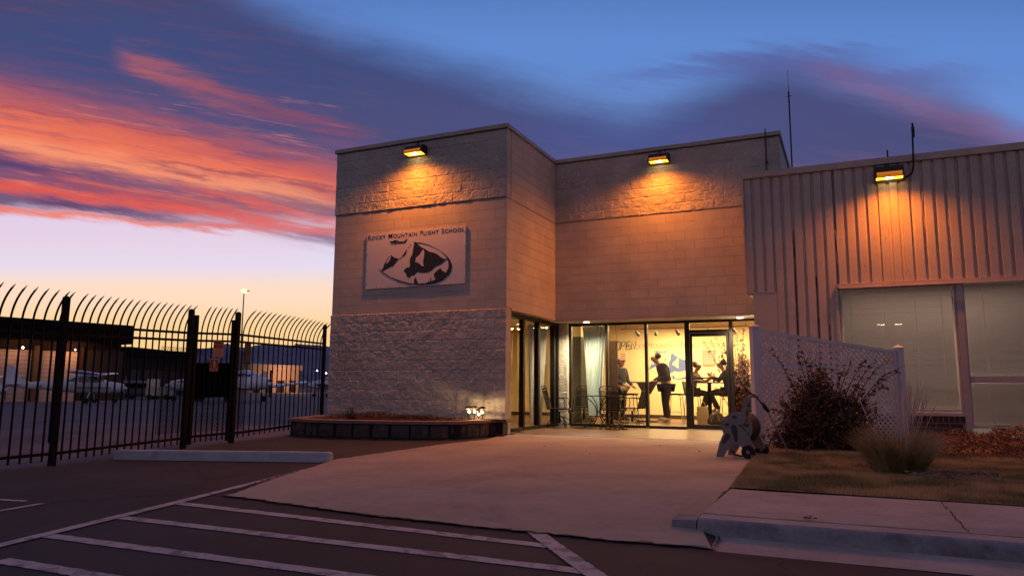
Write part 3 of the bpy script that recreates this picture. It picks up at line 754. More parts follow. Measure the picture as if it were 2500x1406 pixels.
# ------------------------------------------------------------------ wall sign with the mountain emblem
LOGO = [
 [(1095,390),(1130,405),(1190,460),(1250,505),(1310,530),(1350,560),(1400,585),(1480,600),(1540,630),(1600,680),(1660,715),(1735,722),(1690,755),(1600,830),(1540,850),(1490,880),(1440,930),(1380,965),(1300,985),(1210,980),(1170,960),(1130,990),(1090,1040),(1050,1030),(1000,1085),(955,1050),(945,1000),(893,940),(920,910),(965,878),(1000,885),(1020,830),(1010,760),(1025,690),(1060,640),(1070,580),(1080,500),(1095,440)],
 [(660,645),(700,680),(740,700),(805,720),(740,800),(690,870),(680,855),(620,885),(560,920),(520,945),(460,955),(510,880),(525,820),(570,750),(590,700)],
 [(945,540),(950,600),(930,640),(905,675),(885,665),(830,722),(805,720),(850,690),(915,600)],
 [(1035,430),(1042,440),(1025,470),(1018,460)], [(1005,488),(990,508),(975,512),(985,495)], [(972,545),(960,560),(950,575),(955,555)],
 [(1600,890),(1622,935),(1700,982),(1745,900),(1760,1010),(1640,1130),(1500,1190),(1400,1200),(1460,1140),(1515,1110),(1480,1060),(1470,1010),(1500,970),(1560,920)],
 [(1100,1200),(1090,1110),(1110,1095),(1130,1055),(1140,1110),(1178,1200)], [(1032,1200),(1038,1165),(1046,1200)], [(1360,1185),(1372,1120),(1385,1180)], [(1400,1180),(1408,1065),(1420,1080),(1424,1175)],
 [(632,383),(655,378),(700,378),(712,362),(780,360),(795,372),(790,385),(900,385),(950,338),(970,340),(935,405),(915,413),(800,422),(690,420),(655,405)],
 [(662,438),(672,430),(684,438),(672,446)], [(722,438),(740,430),(756,438),(740,447)]]
SNOW = [[(1280,535),(1292,620),(1280,700),(1265,790),(1280,858),(1240,850),(1200,810),(1160,785),(1120,780),(1130,700),(1190,650),(1230,600),(1255,550)],
 [(655,660),(640,720),(600,790),(560,810),(590,740),(620,690)], [(755,382),(770,378),(778,390),(762,396)]]
outer = [(1098,398),(1230,408),(1350,440),(1480,492),(1600,565),(1700,640),(1780,735),(1820,830),(1815,920),(1770,1010),(1690,1085),(1570,1155),(1400,1205),(1220,1219),(1010,1205),(800,1150),(620,1060),(500,985),(460,945),(428,900)]
inner = [(470,945),(640,1060),(820,1128),(1010,1182),(1200,1192),(1330,1172),(1450,1130),(1560,1090),(1670,1030),(1730,960),(1757,850),(1745,760),(1690,650),(1600,565),(1500,505),(1400,460),(1270,424),(1098,403)]
LOGO.append(outer+inner)
def emblem(parent, fn, m, bgm, name='emblem'):
    mb = MB()
    for i, p in enumerate(LOGO): mb.prism(p, fn, 0.0015+0.0002*i)
    e = mb.build(name, m, parent)
    mb = MB()
    for p in SNOW: mb.prism(p, fn, 0.0055)
    mb.build('snow_shape', bgm, e)
    return e
def sign_uv(cx_, cy_):
    P = on_y(870+cx_/7.81, 540+cy_/7.81, YF-0.03); return P.x, P.z
S0 = thing('wall_sign', 'white rectangular board with black mountain emblem screwed to the painted block wall', 'sign', (0, 0, 0))
sx0, sx1, sz0, sz1 = -9.459, -6.996, 2.985, 4.18
MB().box(sx0, sx1, YF-0.016, YF+0.011, sz0, sz1).build('board', 'signw', S0, bevel=0.002)
emblem(S0, lambda a, b, d: (sign_uv(a, b)[0], YF-0.017-d, sign_uv(a, b)[1]), 'ink', 'signw')
TS = 'Rocky Mountain Flight School'; SZB = 4.065
def fit_text(txt, x0, x1, zb, zt, Y, m, parent, **kw):
    o = text_obj(txt, 1.0, m, None, **kw); xs = [v_.co.x for v_ in o.data.vertices]; ys = [v_.co.y for v_ in o.data.vertices]
    sx = (x1-x0)/(max(xs)-min(xs)); sz = (zt-zb)/(max(ys)-max(0, min(ys))) if min(ys) > -0.2 else (zt-zb)/max(ys)
    for v_ in o.data.vertices:
        x, y, z = v_.co; v_.co = (x0+(x-min(xs))*sx, Y-max(z, 0)*1.0, zb+y*sz)
    o.data.update(); o.parent = parent; return o
fit_text(TS, -9.42, -7.03, SZB, 4.166, YF-0.0165, 'ink', S0, name='lettering', off=0.006, spacing=1.14)
mb = MB()
for t_ in (0.1, 0.35, 0.65, 0.9):
    for x in (sx0+0.03, sx1-0.03): mb.cyl((x, YF-0.017, sz0+(sz1-sz0)*t_), (x, YF-0.023, sz0+(sz1-sz0)*t_), 0.011, 8)
for t_ in (0.12, 0.24, 0.36, 0.48, 0.61, 0.73, 0.86):
    x = sx0+(sx1-sx0)*t_; mb.cyl((x, YF-0.017, sz0+0.04), (x, YF-0.023, sz0+0.04), 0.011, 8)
mb.build('screw', 'cap', S0)

# ------------------------------------------------------------------ wall lamps (sodium)
lens = newmat('sodium_lens'); e1 = nd(lens, 'ShaderNodeEmission'); e1.inputs[0].default_value = (1.0, 0.55, 0.05, 1); e1.inputs[1].default_value = 3.2
o1 = nd(lens, 'ShaderNodeOutputMaterial'); link(lens, e1.outputs[0], o1.inputs[0])
refr = emis('refractor_glow', (1.0, 0.26, 0.02), 0.55)
bulbm = emis('sodium_arc', (1.0, 0.85, 0.5), 9.0)
lampm = mat('lamp_housing', (0.035, 0.022, 0.018), 0.55, 0.2, 0.3, 10)
def wall_lamp(label, x, z, Y, w, h, d, pipe, power, ang=160):
    t = thing('wall_lamp', label, 'lamp', (x, Y, z), 0, 'sodium lamps on the building walls')
    pf = [(0, 0.0), (0, h), (-d*0.62, h), (-d, h*0.25), (-d, h*0.12)]     # profile (y,z)
    mb = MB()
    for s_ in (-1, 1):
        a, b = (s_*w/2, s_*(w/2-0.012)); 
        pl_ = pf; vs = [(a, y, zz) for y, zz in pl_]+[(b, y, zz) for y, zz in pl_]; n = len(pl_)
        mb.add(vs, [tuple(range(n)), tuple(range(n, 2*n))[::-1]]+[(i, (i+1) % n, n+(i+1) % n, n+i) for i in range(n)])
    def slab(p, q, th=0.012):
        (y0, z0), (y1, z1) = p, q
        mb.bar((0, y0, z0), (0, y1, z1), w-0.024, th, up=(1, 0, 0)) if False else mb.add([(-w/2+.01, y0, z0), (w/2-.01, y0, z0), (w/2-.01, y1, z1), (-w/2+.01, y1, z1), (-w/2+.01, y0+.01, z0-.008), (w/2-.01, y0+.01, z0-.008), (w/2-.01, y1+.01, z1-.008), (-w/2+.01, y1+.01, z1-.008)], [(0,1,2,3),(7,6,5,4),(0,4,5,1),(1,5,6,2),(2,6,7,3),(3,7,4,0)])
    slab((0, h), (-d*0.62, h)); slab((-d*0.62, h), (-d, h*0.25)); slab((-d, h*0.25), (-d, h*0.12))
    mb.box(-w/2, w/2, -0.02, -0.002, -0.01, h)
    mb.build('housing', lampm, t)
    MB().box(-w/2+0.02, w/2-0.02, -d+0.02, -0.03, h*0.13, h*0.13+0.008).build('lens', lens, t)
    MB().add([(-w/2+0.03, -d-0.008, h*0.14), (w/2-0.03, -d-0.008, h*0.14), (w/2-0.03, -d*0.895-0.006, h*0.5), (-w/2+0.03, -d*0.895-0.006, h*0.5), (-w/2+0.03, -d+0.004, h*0.14), (w/2-0.03, -d+0.004, h*0.14), (w/2-0.03, -d*0.895+0.002, h*0.5), (-w/2+0.03, -d*0.895+0.002, h*0.5)], [(0,1,2,3),(7,6,5,4),(0,4,5,1),(1,5,6,2),(2,6,7,3),(3,7,4,0)]).build('refractor', refr, t)
    MB().box(-0.06, 0.06, -d+0.05, -0.08, h*0.13-0.004, h*0.13-0.001).build('arc_tube', bulbm, t)
    if pipe: MB().tube([Vector(p) for p in pipe], 0.014, 8).build('conduit', lampm, t)
    l = bpy.data.lights.new('sodium', 'SPOT'); l.energy = power; l.color = (1.0, 0.245, 0.012); l.spot_size = math.radians(ang); l.spot_blend = 0.9; l.shadow_soft_size = 0.03; l.use_nodes = True; ln_ = l.node_tree; lf_ = ln_.nodes.new('ShaderNodeLightFalloff'); lf_.inputs[0].default_value = 1.0; mx_ = ln_.nodes.new('ShaderNodeMix'); mx_.inputs[0].default_value = 0.0; lf_.inputs[1].default_value = 1.0; ln_.links.new(lf_.outputs['Quadratic'], mx_.inputs[2]); ln_.links.new(lf_.outputs['Linear'], mx_.inputs[3]); em_ = [q_ for q_ in ln_.nodes if q_.type == 'EMISSION'][0]; ln_.links.new(mx_.outputs[0], em_.inputs['Strength'])
    o = bpy.data.objects.new('sodium', l); C.objects.link(o); o.parent = t; o.location = (0, -d*1.25, -0.02); o.rotation_euler = (math.radians(-7), 0, 0)
    return t
def hook(h): return [(0.0, -0.06, h)] + [(0.03-0.055*math.cos(a)+0.025, -0.02, h+0.14+0.055*math.sin(a)) for a in np.linspace(0, PI, 9)] + [(0.11, 0.05, h+0.1)]
LP = 650.0
wall_lamp('orange lamp near the parapet of the left block above the white sign', -8.2, 5.80, YF-0.002, 0.46, 0.20, 0.27, hook(0.19), LP)
wall_lamp('orange lamp near the parapet of the recessed wall above the entrance', -3.58, 5.81, YM-0.016, 0.44, 0.20, 0.26, hook(0.19), LP)
wall_lamp('widest orange lamp, mounted on the ribbed steel wall', 0.825, 4.66, YS-0.002, 0.47, 0.25, 0.26, [(0.0, -0.03, 0.24), (0.0, -0.03, 0.58)], LP*0.8)

# roof antennas and conduits
t = thing('radio_antenna', 'tall thin whip antenna standing behind the recessed wall roof corner', 'antenna', (-1.0, 17.9, 4.9))
MB().tube([(0, 0, 0), (0, 0, 3.1)], 0.018, 8).build('mast', 'black', t); MB().tube([(0, 0, 3.1), (0, 0, 3.65)], [0.007, 0.004], 6).build('whip', 'black', t)
MB().tube([(-0.07, 0, 2.98), (0.07, 0, 2.98)], 0.006, 6).build('crossbar', 'black', t)
t = thing('vent_conduit', 'dark conduit with a box on top, above the steel roof edge, bending to a lamp', 'conduit', (0, 0, 0))
MB().tube([(1.245, YS-0.07, 5.62), (1.225, YS-0.07, 4.92), (1.21, YS-0.06, 4.82), (1.18, YS-0.05, 4.75), (1.12, YS-0.05, 4.71), (1.07, YS-0.05, 4.70)], 0.016, 8).build('pipe', 'black', t)
MB().box(1.225, 1.275, YS-0.1, YS-0.05, 5.42, 5.60).cyl((1.25, YS-0.07, 5.60), (1.25, YS-0.07, 5.68), 0.018, 8).build('junction_box', 'black', t)
t = thing('wall_conduit', 'thin vertical conduit on the recessed wall near its right roof corner', 'conduit', (0, 0, 0))
MB().tube([(-1.36, YM-0.03, 5.35), (-1.355, YM-0.03, 5.95), (-1.355, YM-0.07, 6.1), (-1.35, YM-0.07, 6.29)], 0.012, 6).build('pipe', 'black', t)
MB().box(-1.375, -1.33, YM-0.045, YM-0.014, 5.55, 5.6).build('clamp', 'black', t)

# entrance downlights
canm = emis('downlight_lens', (1.0, 0.9, 0.66), 14)
def downlight(label, x, y, p):
    t = thing('downlight', label, 'light', (x, y, 2.405), 0, 'downlights in the entrance soffit')
    MB().lathe([(0.085, -0.012), (0.085, 0.0)], n=20).build('trim_ring', 'white', t)
    MB().lathe([(0.065, -0.02), (0.065, -0.013)], n=20).build('lens', canm, t)
    l = bpy.data.lights.new('downlight', 'SPOT'); l.energy = p; l.color = (1.0, 0.84, 0.55); l.spot_size = math.radians(150); l.spot_blend = 0.7; l.shadow_soft_size = 0.05
    o = bpy.data.objects.new('downlight', l); C.objects.link(o); o.parent = t; o.location = (0, 0, -0.05)
downlight('bright round downlight over the block column end of the soffit', -5.42, 15.74, 300)
downlight('bright round downlight over the door end of the soffit', -2.05, 15.86, 620)
t = thing('side_wall_light', 'small glowing bulb light just right of the door near the white lattice post', 'light', (-1.80, 16.0, 2.13))
MB().lathe([(0.05, 0), (0.07, 0.05), (0.03, 0.1)]).build('housing', 'frame', t); MB().lathe([(0.01, -0.06), (0.04, -0.03), (0.035, 0.0)]).build('bulb', emis('bulb', (1, 0.9, 0.6), 20), t)
pl_ = bpy.data.lights.new('bulb', 'POINT'); pl_.energy = 10; pl_.color = (1, 0.8, 0.45); pl_.shadow_soft_size = 0.04
po = bpy.data.objects.new('bulb', pl_); C.objects.link(po); po.parent = t; po.location = (0, -0.02, -0.12)
# room lights
INW = (1.0, 0.72, 0.37)
for x, y, p in ((-4.6, 20.1, 230), (-2.9, 20.1, 165), (-7.6, 17.5, 60), (-5.2, 18.0, 40)):
    area('room_light', (x, y, 2.66), 1.2, 0.5, p, INW).parent = B

# ------------------------------------------------------------------ planter with curved front
pp = [gp(706, 1062), gp(760, 1068), gp(850, 1071), gp(950, 1073), gp(1050, 1074), gp(1120, 1073), gp(1175, 1069), gp(1205, 1065)]
curve = [Vector((p.x, p.y)) for p in pp] + [Vector((-6.02, 12.1)), Vector((-5.98, 12.75))]
curve = [Vector((-9.95, 12.1))] + curve
PT = thing('stone_planter', 'low curved planter of dark stone blocks with a lighter cap against the left block wall', 'planter', (0, 0, 0))
def resample(pts, step):
    out = [pts[0]]; acc = 0
    for a, b in zip(pts, pts[1:]):
        l_ = (b-a).length; k = max(1, int(l_/0.02))
        for i in range(1, k+1):
            p = a+(b-a)*i/k; acc += l_/k
            if acc >= step: out.append(p); acc = 0
    return out
fine_ = resample(curve, 0.08)
def wallrun(pts, th, z0, z1, name, m, bev=0.0, proud=0.0):
    mb = MB(); n = len(pts)
    for i, p in enumerate(pts):
        d = (pts[min(i+1, n-1)]-pts[max(i-1, 0)]).normalized(); nn = Vector((-d.y, d.x))
        a = p-nn*proud; b = p+nn*th
        mb.v += [(a.x, a.y, z0), (b.x, b.y, z0), (b.x, b.y, z1), (a.x, a.y, z1)]
    for i in range(n-1):
        o_ = i*4
        for k in range(4): mb.f.append((o_+k, o_+(k+1) % 4, o_+4+(k+1) % 4, o_+4+k))
    mb.f += [(0, 1, 2, 3), ((n-1)*4+3, (n-1)*4+2, (n-1)*4+1, (n-1)*4)]
    return mb.build(name, m, PT, bevel=bev)
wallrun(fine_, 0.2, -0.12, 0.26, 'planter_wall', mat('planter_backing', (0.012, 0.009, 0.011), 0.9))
wallrun(fine_, 0.26, 0.262, 0.315, 'planter_cap', 'stonecap', 0.006, 0.05)
st = resample(curve, 0.33)
for a, b in zip(st, st[1:]):
    d = (b-a).normalized(); nn = Vector((-d.y, d.x)); g = random.uniform(0.02, 0.045)
    for (za, zb) in ((0.03, random.uniform(0.235, 0.255)), (-0.12, 0.01)):
        q = MB(); a2 = a+d*g; b2 = b-d*random.uniform(0.0, 0.02)
        if za < 0: a2 = a+d*(g+0.1); b2 = b+d*0.08
        k = 6; vs = []
        for i in range(k+1):
            p = a2+(b2-a2)*i/k
            for z in (za, (za+zb)/2, zb):
                pr2 = 0.02+0.014*math.sin(i/k*PI)+random.uniform(-0.006, 0.006)-(0.008 if z != (za+zb)/2 else 0); vs.append((p.x-nn.x*pr2, p.y-nn.y*pr2, z+random.uniform(-.004, .004)))
            vs.append((p.x+nn.x*0.02, p.y+nn.y*0.02, zb)); vs.append((p.x+nn.x*0.02, p.y+nn.y*0.02, za))
        fs = []
        for i in range(k):
            for j in range(5): fs.append((i*5+j, i*5+(j+1) % 5, (i+1)*5+(j+1) % 5, (i+1)*5+j))
        fs += [tuple(range(5)), tuple(k*5+j for j in range(5))[::-1]]
        q.add(vs, fs); q.build('planter_stone', 'stone', PT, bevel=0.004)
mb = MB(); inn = [p+Vector((0, 0.15)) for p in fine_]
for p in inn: mb.v += [(p.x, p.y, 0.24), (p.x, YF+0.0, 0.27)]
for i in range(len(inn)-1): mb.f.append((2*i, 2*i+2, 2*i+3, 2*i+1))
mb.build('soil', 'soil', PT)

# solar path lights standing in the planter
sol = emis('warm_led', (1.0, 0.72, 0.32), 30)
sglass = glass('lantern_glass', (0.95, 0.85, 0.6))
def path_light(label, px_, py_, D, h=0.24, sc_=1.0):
    P = at(px_, py_, D); t = thing('path_light', label, 'light', (P.x, P.y, 0.27), 0, 'small lanterns in the stone planter'); h_ = h
    MB().cyl((0, 0, 0), (0, 0, h_-0.09), 0.010, 8).build('stake', 'black', t)
    MB().lathe([(0.075, h_+0.01), (0.062, h_+0.028), (0.02, h_+0.045), (0.0, h_+0.047)], n=16).build('lantern_cap', 'black', t)
    mb = MB()
    for k in range(8):
        a = 2*PI*k/8; mb.tube([(0.052*math.cos(a), 0.052*math.sin(a), h_+0.01), (0.055*math.cos(a), 0.055*math.sin(a), h_-0.04), (0.025*math.cos(a), 0.025*math.sin(a), h_-0.09)], 0.005, 5)
    for z, r in ((h_-0.03, 0.055), (h_-0.09, 0.026)): mb.tube([(r*math.cos(a), r*math.sin(a), z) for a in np.linspace(0, 2*PI, 13)[:-1]], 0.004, 5, True)
    mb.build('lantern_cage', 'black', t)
    MB().lathe([(0.008, h_-0.085), (0.024, h_-0.075), (0.022, h_-0.05), (0.006, h_-0.044)], n=10).build('bulb', sol, t)
    MB().lathe([(0.026, h_-0.088), (0.05, h_-0.04), (0.048, h_+0.008)], n=12).build('lantern_glass', emis('glow_glass', (1.0, 0.66, 0.26), 0.75), t) if False else None
    l = bpy.data.lights.new('lantern', 'POINT'); l.energy = 5.5; l.color = (1.0, 0.62, 0.26); l.shadow_soft_size = 0.004
    o = bpy.data.objects.new('lantern', l); C.objects.link(o); o.parent = t; o.location = (0.0, 0.0, h_-0.022)
D0 = 13.55
path_light('leftmost of the glowing lanterns at the planter corner', 1145, 1020, D0)
path_light('second glowing lantern from the left in the planter', 1158, 1020, D0+0.25, 0.235)
path_light('lowest glowing lantern between its neighbours in the planter', 1168, 1022, D0+0.15, 0.19)
path_light('rightmost glowing lantern in the planter, nearest the glazing', 1177, 1020, D0+0.05, 0.23)

# ------------------------------------------------------------------ wheel stop
a, b = gp(274, 1122), gp(803, 1129); d = (b-a); ln = Vector((d.x, d.y)).length; ang = math.atan2(d.y, d.x)
mb = MB(); pf = [(-0.0, 0), (0.02, 0.115), (0.035, 0.13), (0.135, 0.13), (0.15, 0.115), (0.17, 0)]
n = len(pf); segs = [0, 0.03]+[ln*k/12 for k in range(1, 12)]+[ln-0.03, ln]
for i, s_ in enumerate(segs):
    k = 0.82 if i in (0, len(segs)-1) else 1
    for y, z in pf: mb.v.append((s_, 0.085+(y-0.085)*k+random.uniform(-.002, .002), z*(0.9 if k < 1 else 1)+random.uniform(-.002, .002)*(z > 0)))
for i in range(len(segs)-1):
    for k in range(n): mb.f.append((i*n+k, i*n+(k+1) % n, (i+1)*n+(k+1) % n, (i+1)*n+k))
mb.f += [tuple(range(n)), tuple((len(segs)-1)*n+k for k in range(n))[::-1]]
ws = mb.build('wheel_stop', 'stopm', bevel=0.004); ws.location = (a.x, a.y, gh(a.x, a.y)+0.0); ws.rotation_euler = (math.radians(0), -math.atan2(gh(b.x, b.y)-gh(a.x, a.y), ln), ang)
tag(ws, 'long pale concrete wheel stop lying on the dark asphalt in front of the fence', 'wheel stop')

# ------------------------------------------------------------------ security fence
F1 = gp(126, 1136); F2 = gp(446, 1093); F3 = gp(564, 1080)
F1 = Vector((F1.x, F1.y)); F2 = Vector((F2.x, F2.y)); F3 = Vector((F3.x, F3.y)); F4 = Vector((-10.22, 12.45)); F0 = F1+(F1-F2).normalized()*2.6
fz = lambda p: ga(p.x, p.y)+0.005
FZ = thing('security_fence', 'tall black picket fence with outward curved spear tips, running to the building corner', 'fence', (0, 0, 0))
TOPZ = 2.20
def picket(p, nn, zb, parent, nm='picket', r=0.0115):
    zs = TOPZ-0.42+fz(p); pts = [(p.x, p.y, zb), (p.x, p.y, zs)]
    for k in range(1, 8):
        a = k/7*0.95; R__ = 0.56; pts.append((p.x+nn.x*R__*(1-math.cos(a)), p.y+nn.y*R__*(1-math.cos(a)), zs+R__*math.sin(a)))
    mb = MB(); mb.tube(pts, [r*1.3]*(len(pts)-1)+[0.003], 4); return mb.build(nm, 'fence', parent)
def outn(A, B_):
    d = (B_-A).normalized(); return Vector((d.y, -d.x))
def rail(A, B_, z, parent, nm='rail', h=0.036): 
    return MB().bar((A.x, A.y, z+fz(A)), (B_.x, B_.y, z+fz(B_)), 0.036, h).build(nm, 'fence', parent)
def post(p, h, parent, w=0.066):
    z = fz(p); mb = MB().box(p.x-w/2, p.x+w/2, p.y-w/2, p.y+w/2, z-0.1, z+h); o = mb.build('post', 'fence', parent)
    MB().lathe([(w*0.62, z+h), (w*0.6, z+h+0.012), (w*0.3, z+h+0.024)], (p.x, p.y, 0), 12).build('post_cap', 'fence', o)
def run(A, B_, n, parent, zb=0.07, ends=True, rails=(0.17, 1.62, 1.74)):
    nn = outn(A, B_)
    for i in range(1, n+1): p = A+(B_-A)*i/(n+1); picket(p, nn, fz(p)+zb, parent)
    for z in rails: rail(A, B_, z, parent)
ZT = (0.16, 1.69, 1.81)
run(F0, F1, 17, FZ, rails=ZT); run(F1, F2, 17, FZ, rails=ZT); run(F3, F4, 18, FZ, rails=ZT)
for p in (F0, F1, F2, F3, F4): post(p, 2.17 if p is not F4 else 2.2, FZ, 0.07 if p is not F4 else 0.06)
picket(F1-(F2-F1).normalized()*0.07, outn(F1, F2), fz(F1)+0.3, FZ)
# the gate leaf between the second and third posts
gd = (F3-F2).normalized(); GA, GB = F2+gd*0.10, F3-gd*0.08
GT = thing('pedestrian_gate', 'black picket gate leaf with a solid plate and fine mesh between two square posts', 'gate', (0, 0, 0))
run(GA, GB, 6, GT, rails=(0.17, 1.69, 1.81))
for p, hh in ((GA, 2.1), (GB, 2.05)): MB().box(p.x-0.025, p.x+0.025, p.y-0.025, p.y+0.025, fz(p)+0.05, fz(p)+hh).build('stile', 'fence', GT)
bk = -outn(GA, GB)*0.03
MB().bar((GA.x+bk.x, GA.y+bk.y, 0.98), (GB.x+bk.x, GB.y+bk.y, 1.0), 0.006, 0.56).build('privacy_plate', mat('black_plate', (0.004, 0.002, 0.005), 0.9, spec=0.02), GT)
def mesh_panel(A, B_, z0, z1, parent, st_=0.032):
    d = (B_-A); ln = d.length; d = d.normalized(); mb = MB(); H_ = z1-z0; k = -H_/1.9
    while k < ln:
        for s_ in (1, -1):
            # strand rising from (u=k) at slope 1.9
            u0, u1 = k, k+H_/1.9
            ua, ub = max(u0, 0), min(u1, ln)
            if ub <= ua: continue
            za, zb = z0+(ua-u0)*1.9, z0+(ub-u0)*1.9
            if s_ < 0: za, zb = z1-(za-z0), z1-(zb-z0)
            p, q = A+d*ua, A+d*ub; mb.bar((p.x, p.y, za), (q.x, q.y, zb), 0.003, 0.003)
        k += st_
    return mb.build('mesh_panel', 'fence', parent)
mesh_panel(GA+outn(GA, GB)*-0.02, GB+outn(GA, GB)*-0.02, 0.17, 1.5, GT)
q0 = F2-(F2-F1).normalized()*0.55
mesh_panel(q0-outn(F1, F2)*0.02, F2-outn(F1, F2)*0.02, 0.17, 1.5, FZ)
q1 = F3+(F4-F3).normalized()*0.35
mesh_panel(F3-outn(F3, F4)*0.02, q1-outn(F3, F4)*0.02, 0.17, 1.5, FZ)
# signs on the gate
def plate_sign(name, label, cpx, w, h, m, bord, shape_fn, A=GA, B_=GB, off=0.03, rad=0.02, axis=None):
    d = axis or (B_-A).normalized(); nn = Vector((d.y, -d.x)); base = A+nn*off
    # find the point of the plane on the photo ray
    r_ = ray(*cpx); tt = ((base.x-0)*nn.x+(base.y-0)*nn.y)/(r_[0]*nn.x+r_[1]*nn.y); P = Vector(CAM+r_*tt)
    t = thing(name, label, 'sign', P, math.atan2(d.y, d.x))
    def rr_(w_, h_, r):
        out = []
        for cx_, cz_, a0 in ((w_/2-r, h_/2-r, 0), (-w_/2+r, h_/2-r, 90), (-w_/2+r, -h_/2+r, 180), (w_/2-r, -h_/2+r, 270)):
            for k in range(5): a = math.radians(a0+22.5*k); out.append((cx_+r*math.cos(a), cz_+r*math.sin(a)))
        return out
    MB().prism(rr_(w, h, rad), lambda a, b, q: (a, -q, b), 0.004).build('plate', bord, t)
    MB().prism(rr_(w-0.014, h-0.014, rad*0.8), lambda a, b, q: (a, -0.0045-q, b), 0.002).build('face', m, t)
    shape_fn(t); return t
brown = mat('brown_sign', (0.11, 0.02, 0.008), 0.5, 0, 0.1, 10); salmon = mat('sign_border', (0.5, 0.26, 0.19), 0.5, 0, 0.05, 10); sbg = mat('sign_lower', (0.36, 0.18, 0.13), 0.5, 0, 0.05, 10)
def T(t, s_, size, x, z, m, w=1.0, y=-0.0068): 
    return text_obj(s_, size, m, t, 'lettering', 0.0006, Matrix.Translation((x, y, z)) @ XZ @ Matrix.Diagonal((w, 1, 1, 1)), False, align='CENTER')
def rs(t):
    T(t, 'RESTRICTED', 0.036, 0, 0.062, salmon, 0.9); T(t, 'AREA', 0.036, 0, 0.022, salmon)
    MB().box(-0.085, 0.085, -0.0075, -0.0065, -0.12, 0.01).build('lower_panel', sbg, t)
    for i, s_ in enumerate(('AUTHORIZED', 'PERSONNEL ONLY', 'TRESPASSERS WILL', 'BE PROSECUTED')): T(t, s_, 0.019, 0, -0.02-0.028*i, brown, 0.9, -0.0078)
plate_sign('restricted_area_sign', 'brown and pink notice plate, upper of the two on the gate', (533, 852), 0.19, 0.26, brown, salmon, rs)
def gs(t):
    T(t, 'GATE', 0.05, 0, -0.085, salmon)
    man = [(0.0, 0.085), (0.012, 0.078), (0.01, 0.064), (0.02, 0.05), (0.022, 0.02), (0.014, 0.005), (0.03, -0.035), (0.022, -0.038), (0.002, -0.008), (-0.012, -0.038), (-0.022, -0.036), (-0.006, 0.01), (-0.004, 0.038), (-0.022, 0.028), (-0.026, 0.034), (-0.006, 0.056), (-0.006, 0.07), (-0.012, 0.078)]
    MB().prism(man, lambda a, b, q: (a, -0.0068-q, b), 0.001).build('walking_figure', salmon, t)
plate_sign('gate_sign', 'small brown plate with a walking figure, lower of the two on the gate', (522, 891), 0.155, 0.205, brown, salmon, gs)
dks = mat('dark_notice', (0.02, 0.016, 0.02), 0.6); dkt = mat('notice_text', (0.10, 0.08, 0.09), 0.6)
def ns(t):
    T(t, 'AIRPORT NOTICE', 0.024, 0, 0.135, dkt, 0.85)
    for i in range(10): MB().box(-0.075+0.008*(i % 3), 0.075-0.01*((i+1) % 3), -0.0078, -0.0066, 0.10-0.026*i, 0.106-0.026*i).build('text_line', dkt, t)
plate_sign('dark_notice_board', 'dark notice with rows of small print on the fence right of the gate', (604, 864), 0.2, 0.36, dks, dks, ns, A=F3, B_=F4)

# ------------------------------------------------------------------ far background
def atz(x, y, D, z=None):
    P = at(x, y, D)
    if z is not None: P.z = z
    return P
AZ = -0.83
def facade_building(name, label, A, B_, depth, ztop, mwall, roofm, over=1.5, fas=1.1):
    """box whose visible long side runs A->B"""
    d = (B_-A); d.z = 0; ln = d.length; d.normalize(); t = thing(name, label, 'building', (A.x, A.y, AZ), math.atan2(d.y, d.x))
    hh = ztop-AZ
    MB().box(0, ln, 0, depth, 0, hh-fas).build('wall', mwall, t)
    MB().box(-0.3, ln+0.3, -over, depth+0.3, hh-fas+0.004, hh).build('roof', roofm, t)
    return t, ln, hh
dkroof = mat('dark_roof', (0.014, 0.009, 0.010), 0.95, 0, 0.2, 0.3, spec=0.05)
hw = mat('hangar_wall', (0.035, 0.022, 0.024), 0.95, 0, 0.2, 0.3, spec=0.05)
hd = newmat('hangar_door'); b_ = princ(hd, 0.7); N.nt = hd.node_tree
t_ = nd(hd, 'ShaderNodeTexCoord'); s_ = nd(hd, 'ShaderNodeSeparateXYZ'); link(hd, t_.outputs['Object'], s_.inputs[0])
st2 = N.m('FRACT', N(s_.outputs[2])*2.6); link(hd, mixc(smooth(st2, 0.8, 0.95), (0.50, 0.34, 0.32), (0.28, 0.17, 0.16)), b_.inputs['Base Color'])
A = atz(-330, 900, 58, 0); A.z = AZ; Bq = atz(292, 900, 74, AZ)
T1 = at(0, 776, 66.0)
hg, hl, hh = facade_building('hangar', 'dark roofed hangar with orange lit ribbed doors at the left edge', A, Bq, 25, 6.75, hw, dkroof, 1.6, 1.9)
def hx(px_):   # local x on the facade for a photo column
    r_ = ray(px_, 880); d = Vector((math.cos(hg.rotation_euler[2]), math.sin(hg.rotation_euler[2]))); nn = Vector((-d.y, d.x))
    tt = (hg.location.x*nn.x+hg.location.y*nn.y)/(r_[0]*nn.x+r_[1]*nn.y); P = CAM+r_*tt; return (P[0]-hg.location.x)*d.x+(P[1]-hg.location.y)*d.y
for a, b in ((-150, -70), (-45, 75), (102, 190)):
    MB().box(hx(a), hx(b), -0.06, -0.003, 0.0, 4.75).build('hangar_door', hd, hg)
MB().box(hx(80), hx(97), -0.3, -0.003, 0, 5.2).build('pilaster', mat('warm_pilaster', (0.16, 0.085, 0.05), 0.85), hg)
MB().box(hx(196), hx(200), -0.3, -0.003, 0, 5.2).build('pilaster', M_['brick'], hg)
MB().box(hx(192)+0.5, hx(305), -0.05, -0.003, 0.0, 5.0).build('dark_bay', mat('dark_bay', (0.05, 0.03, 0.03), 0.9), hg)
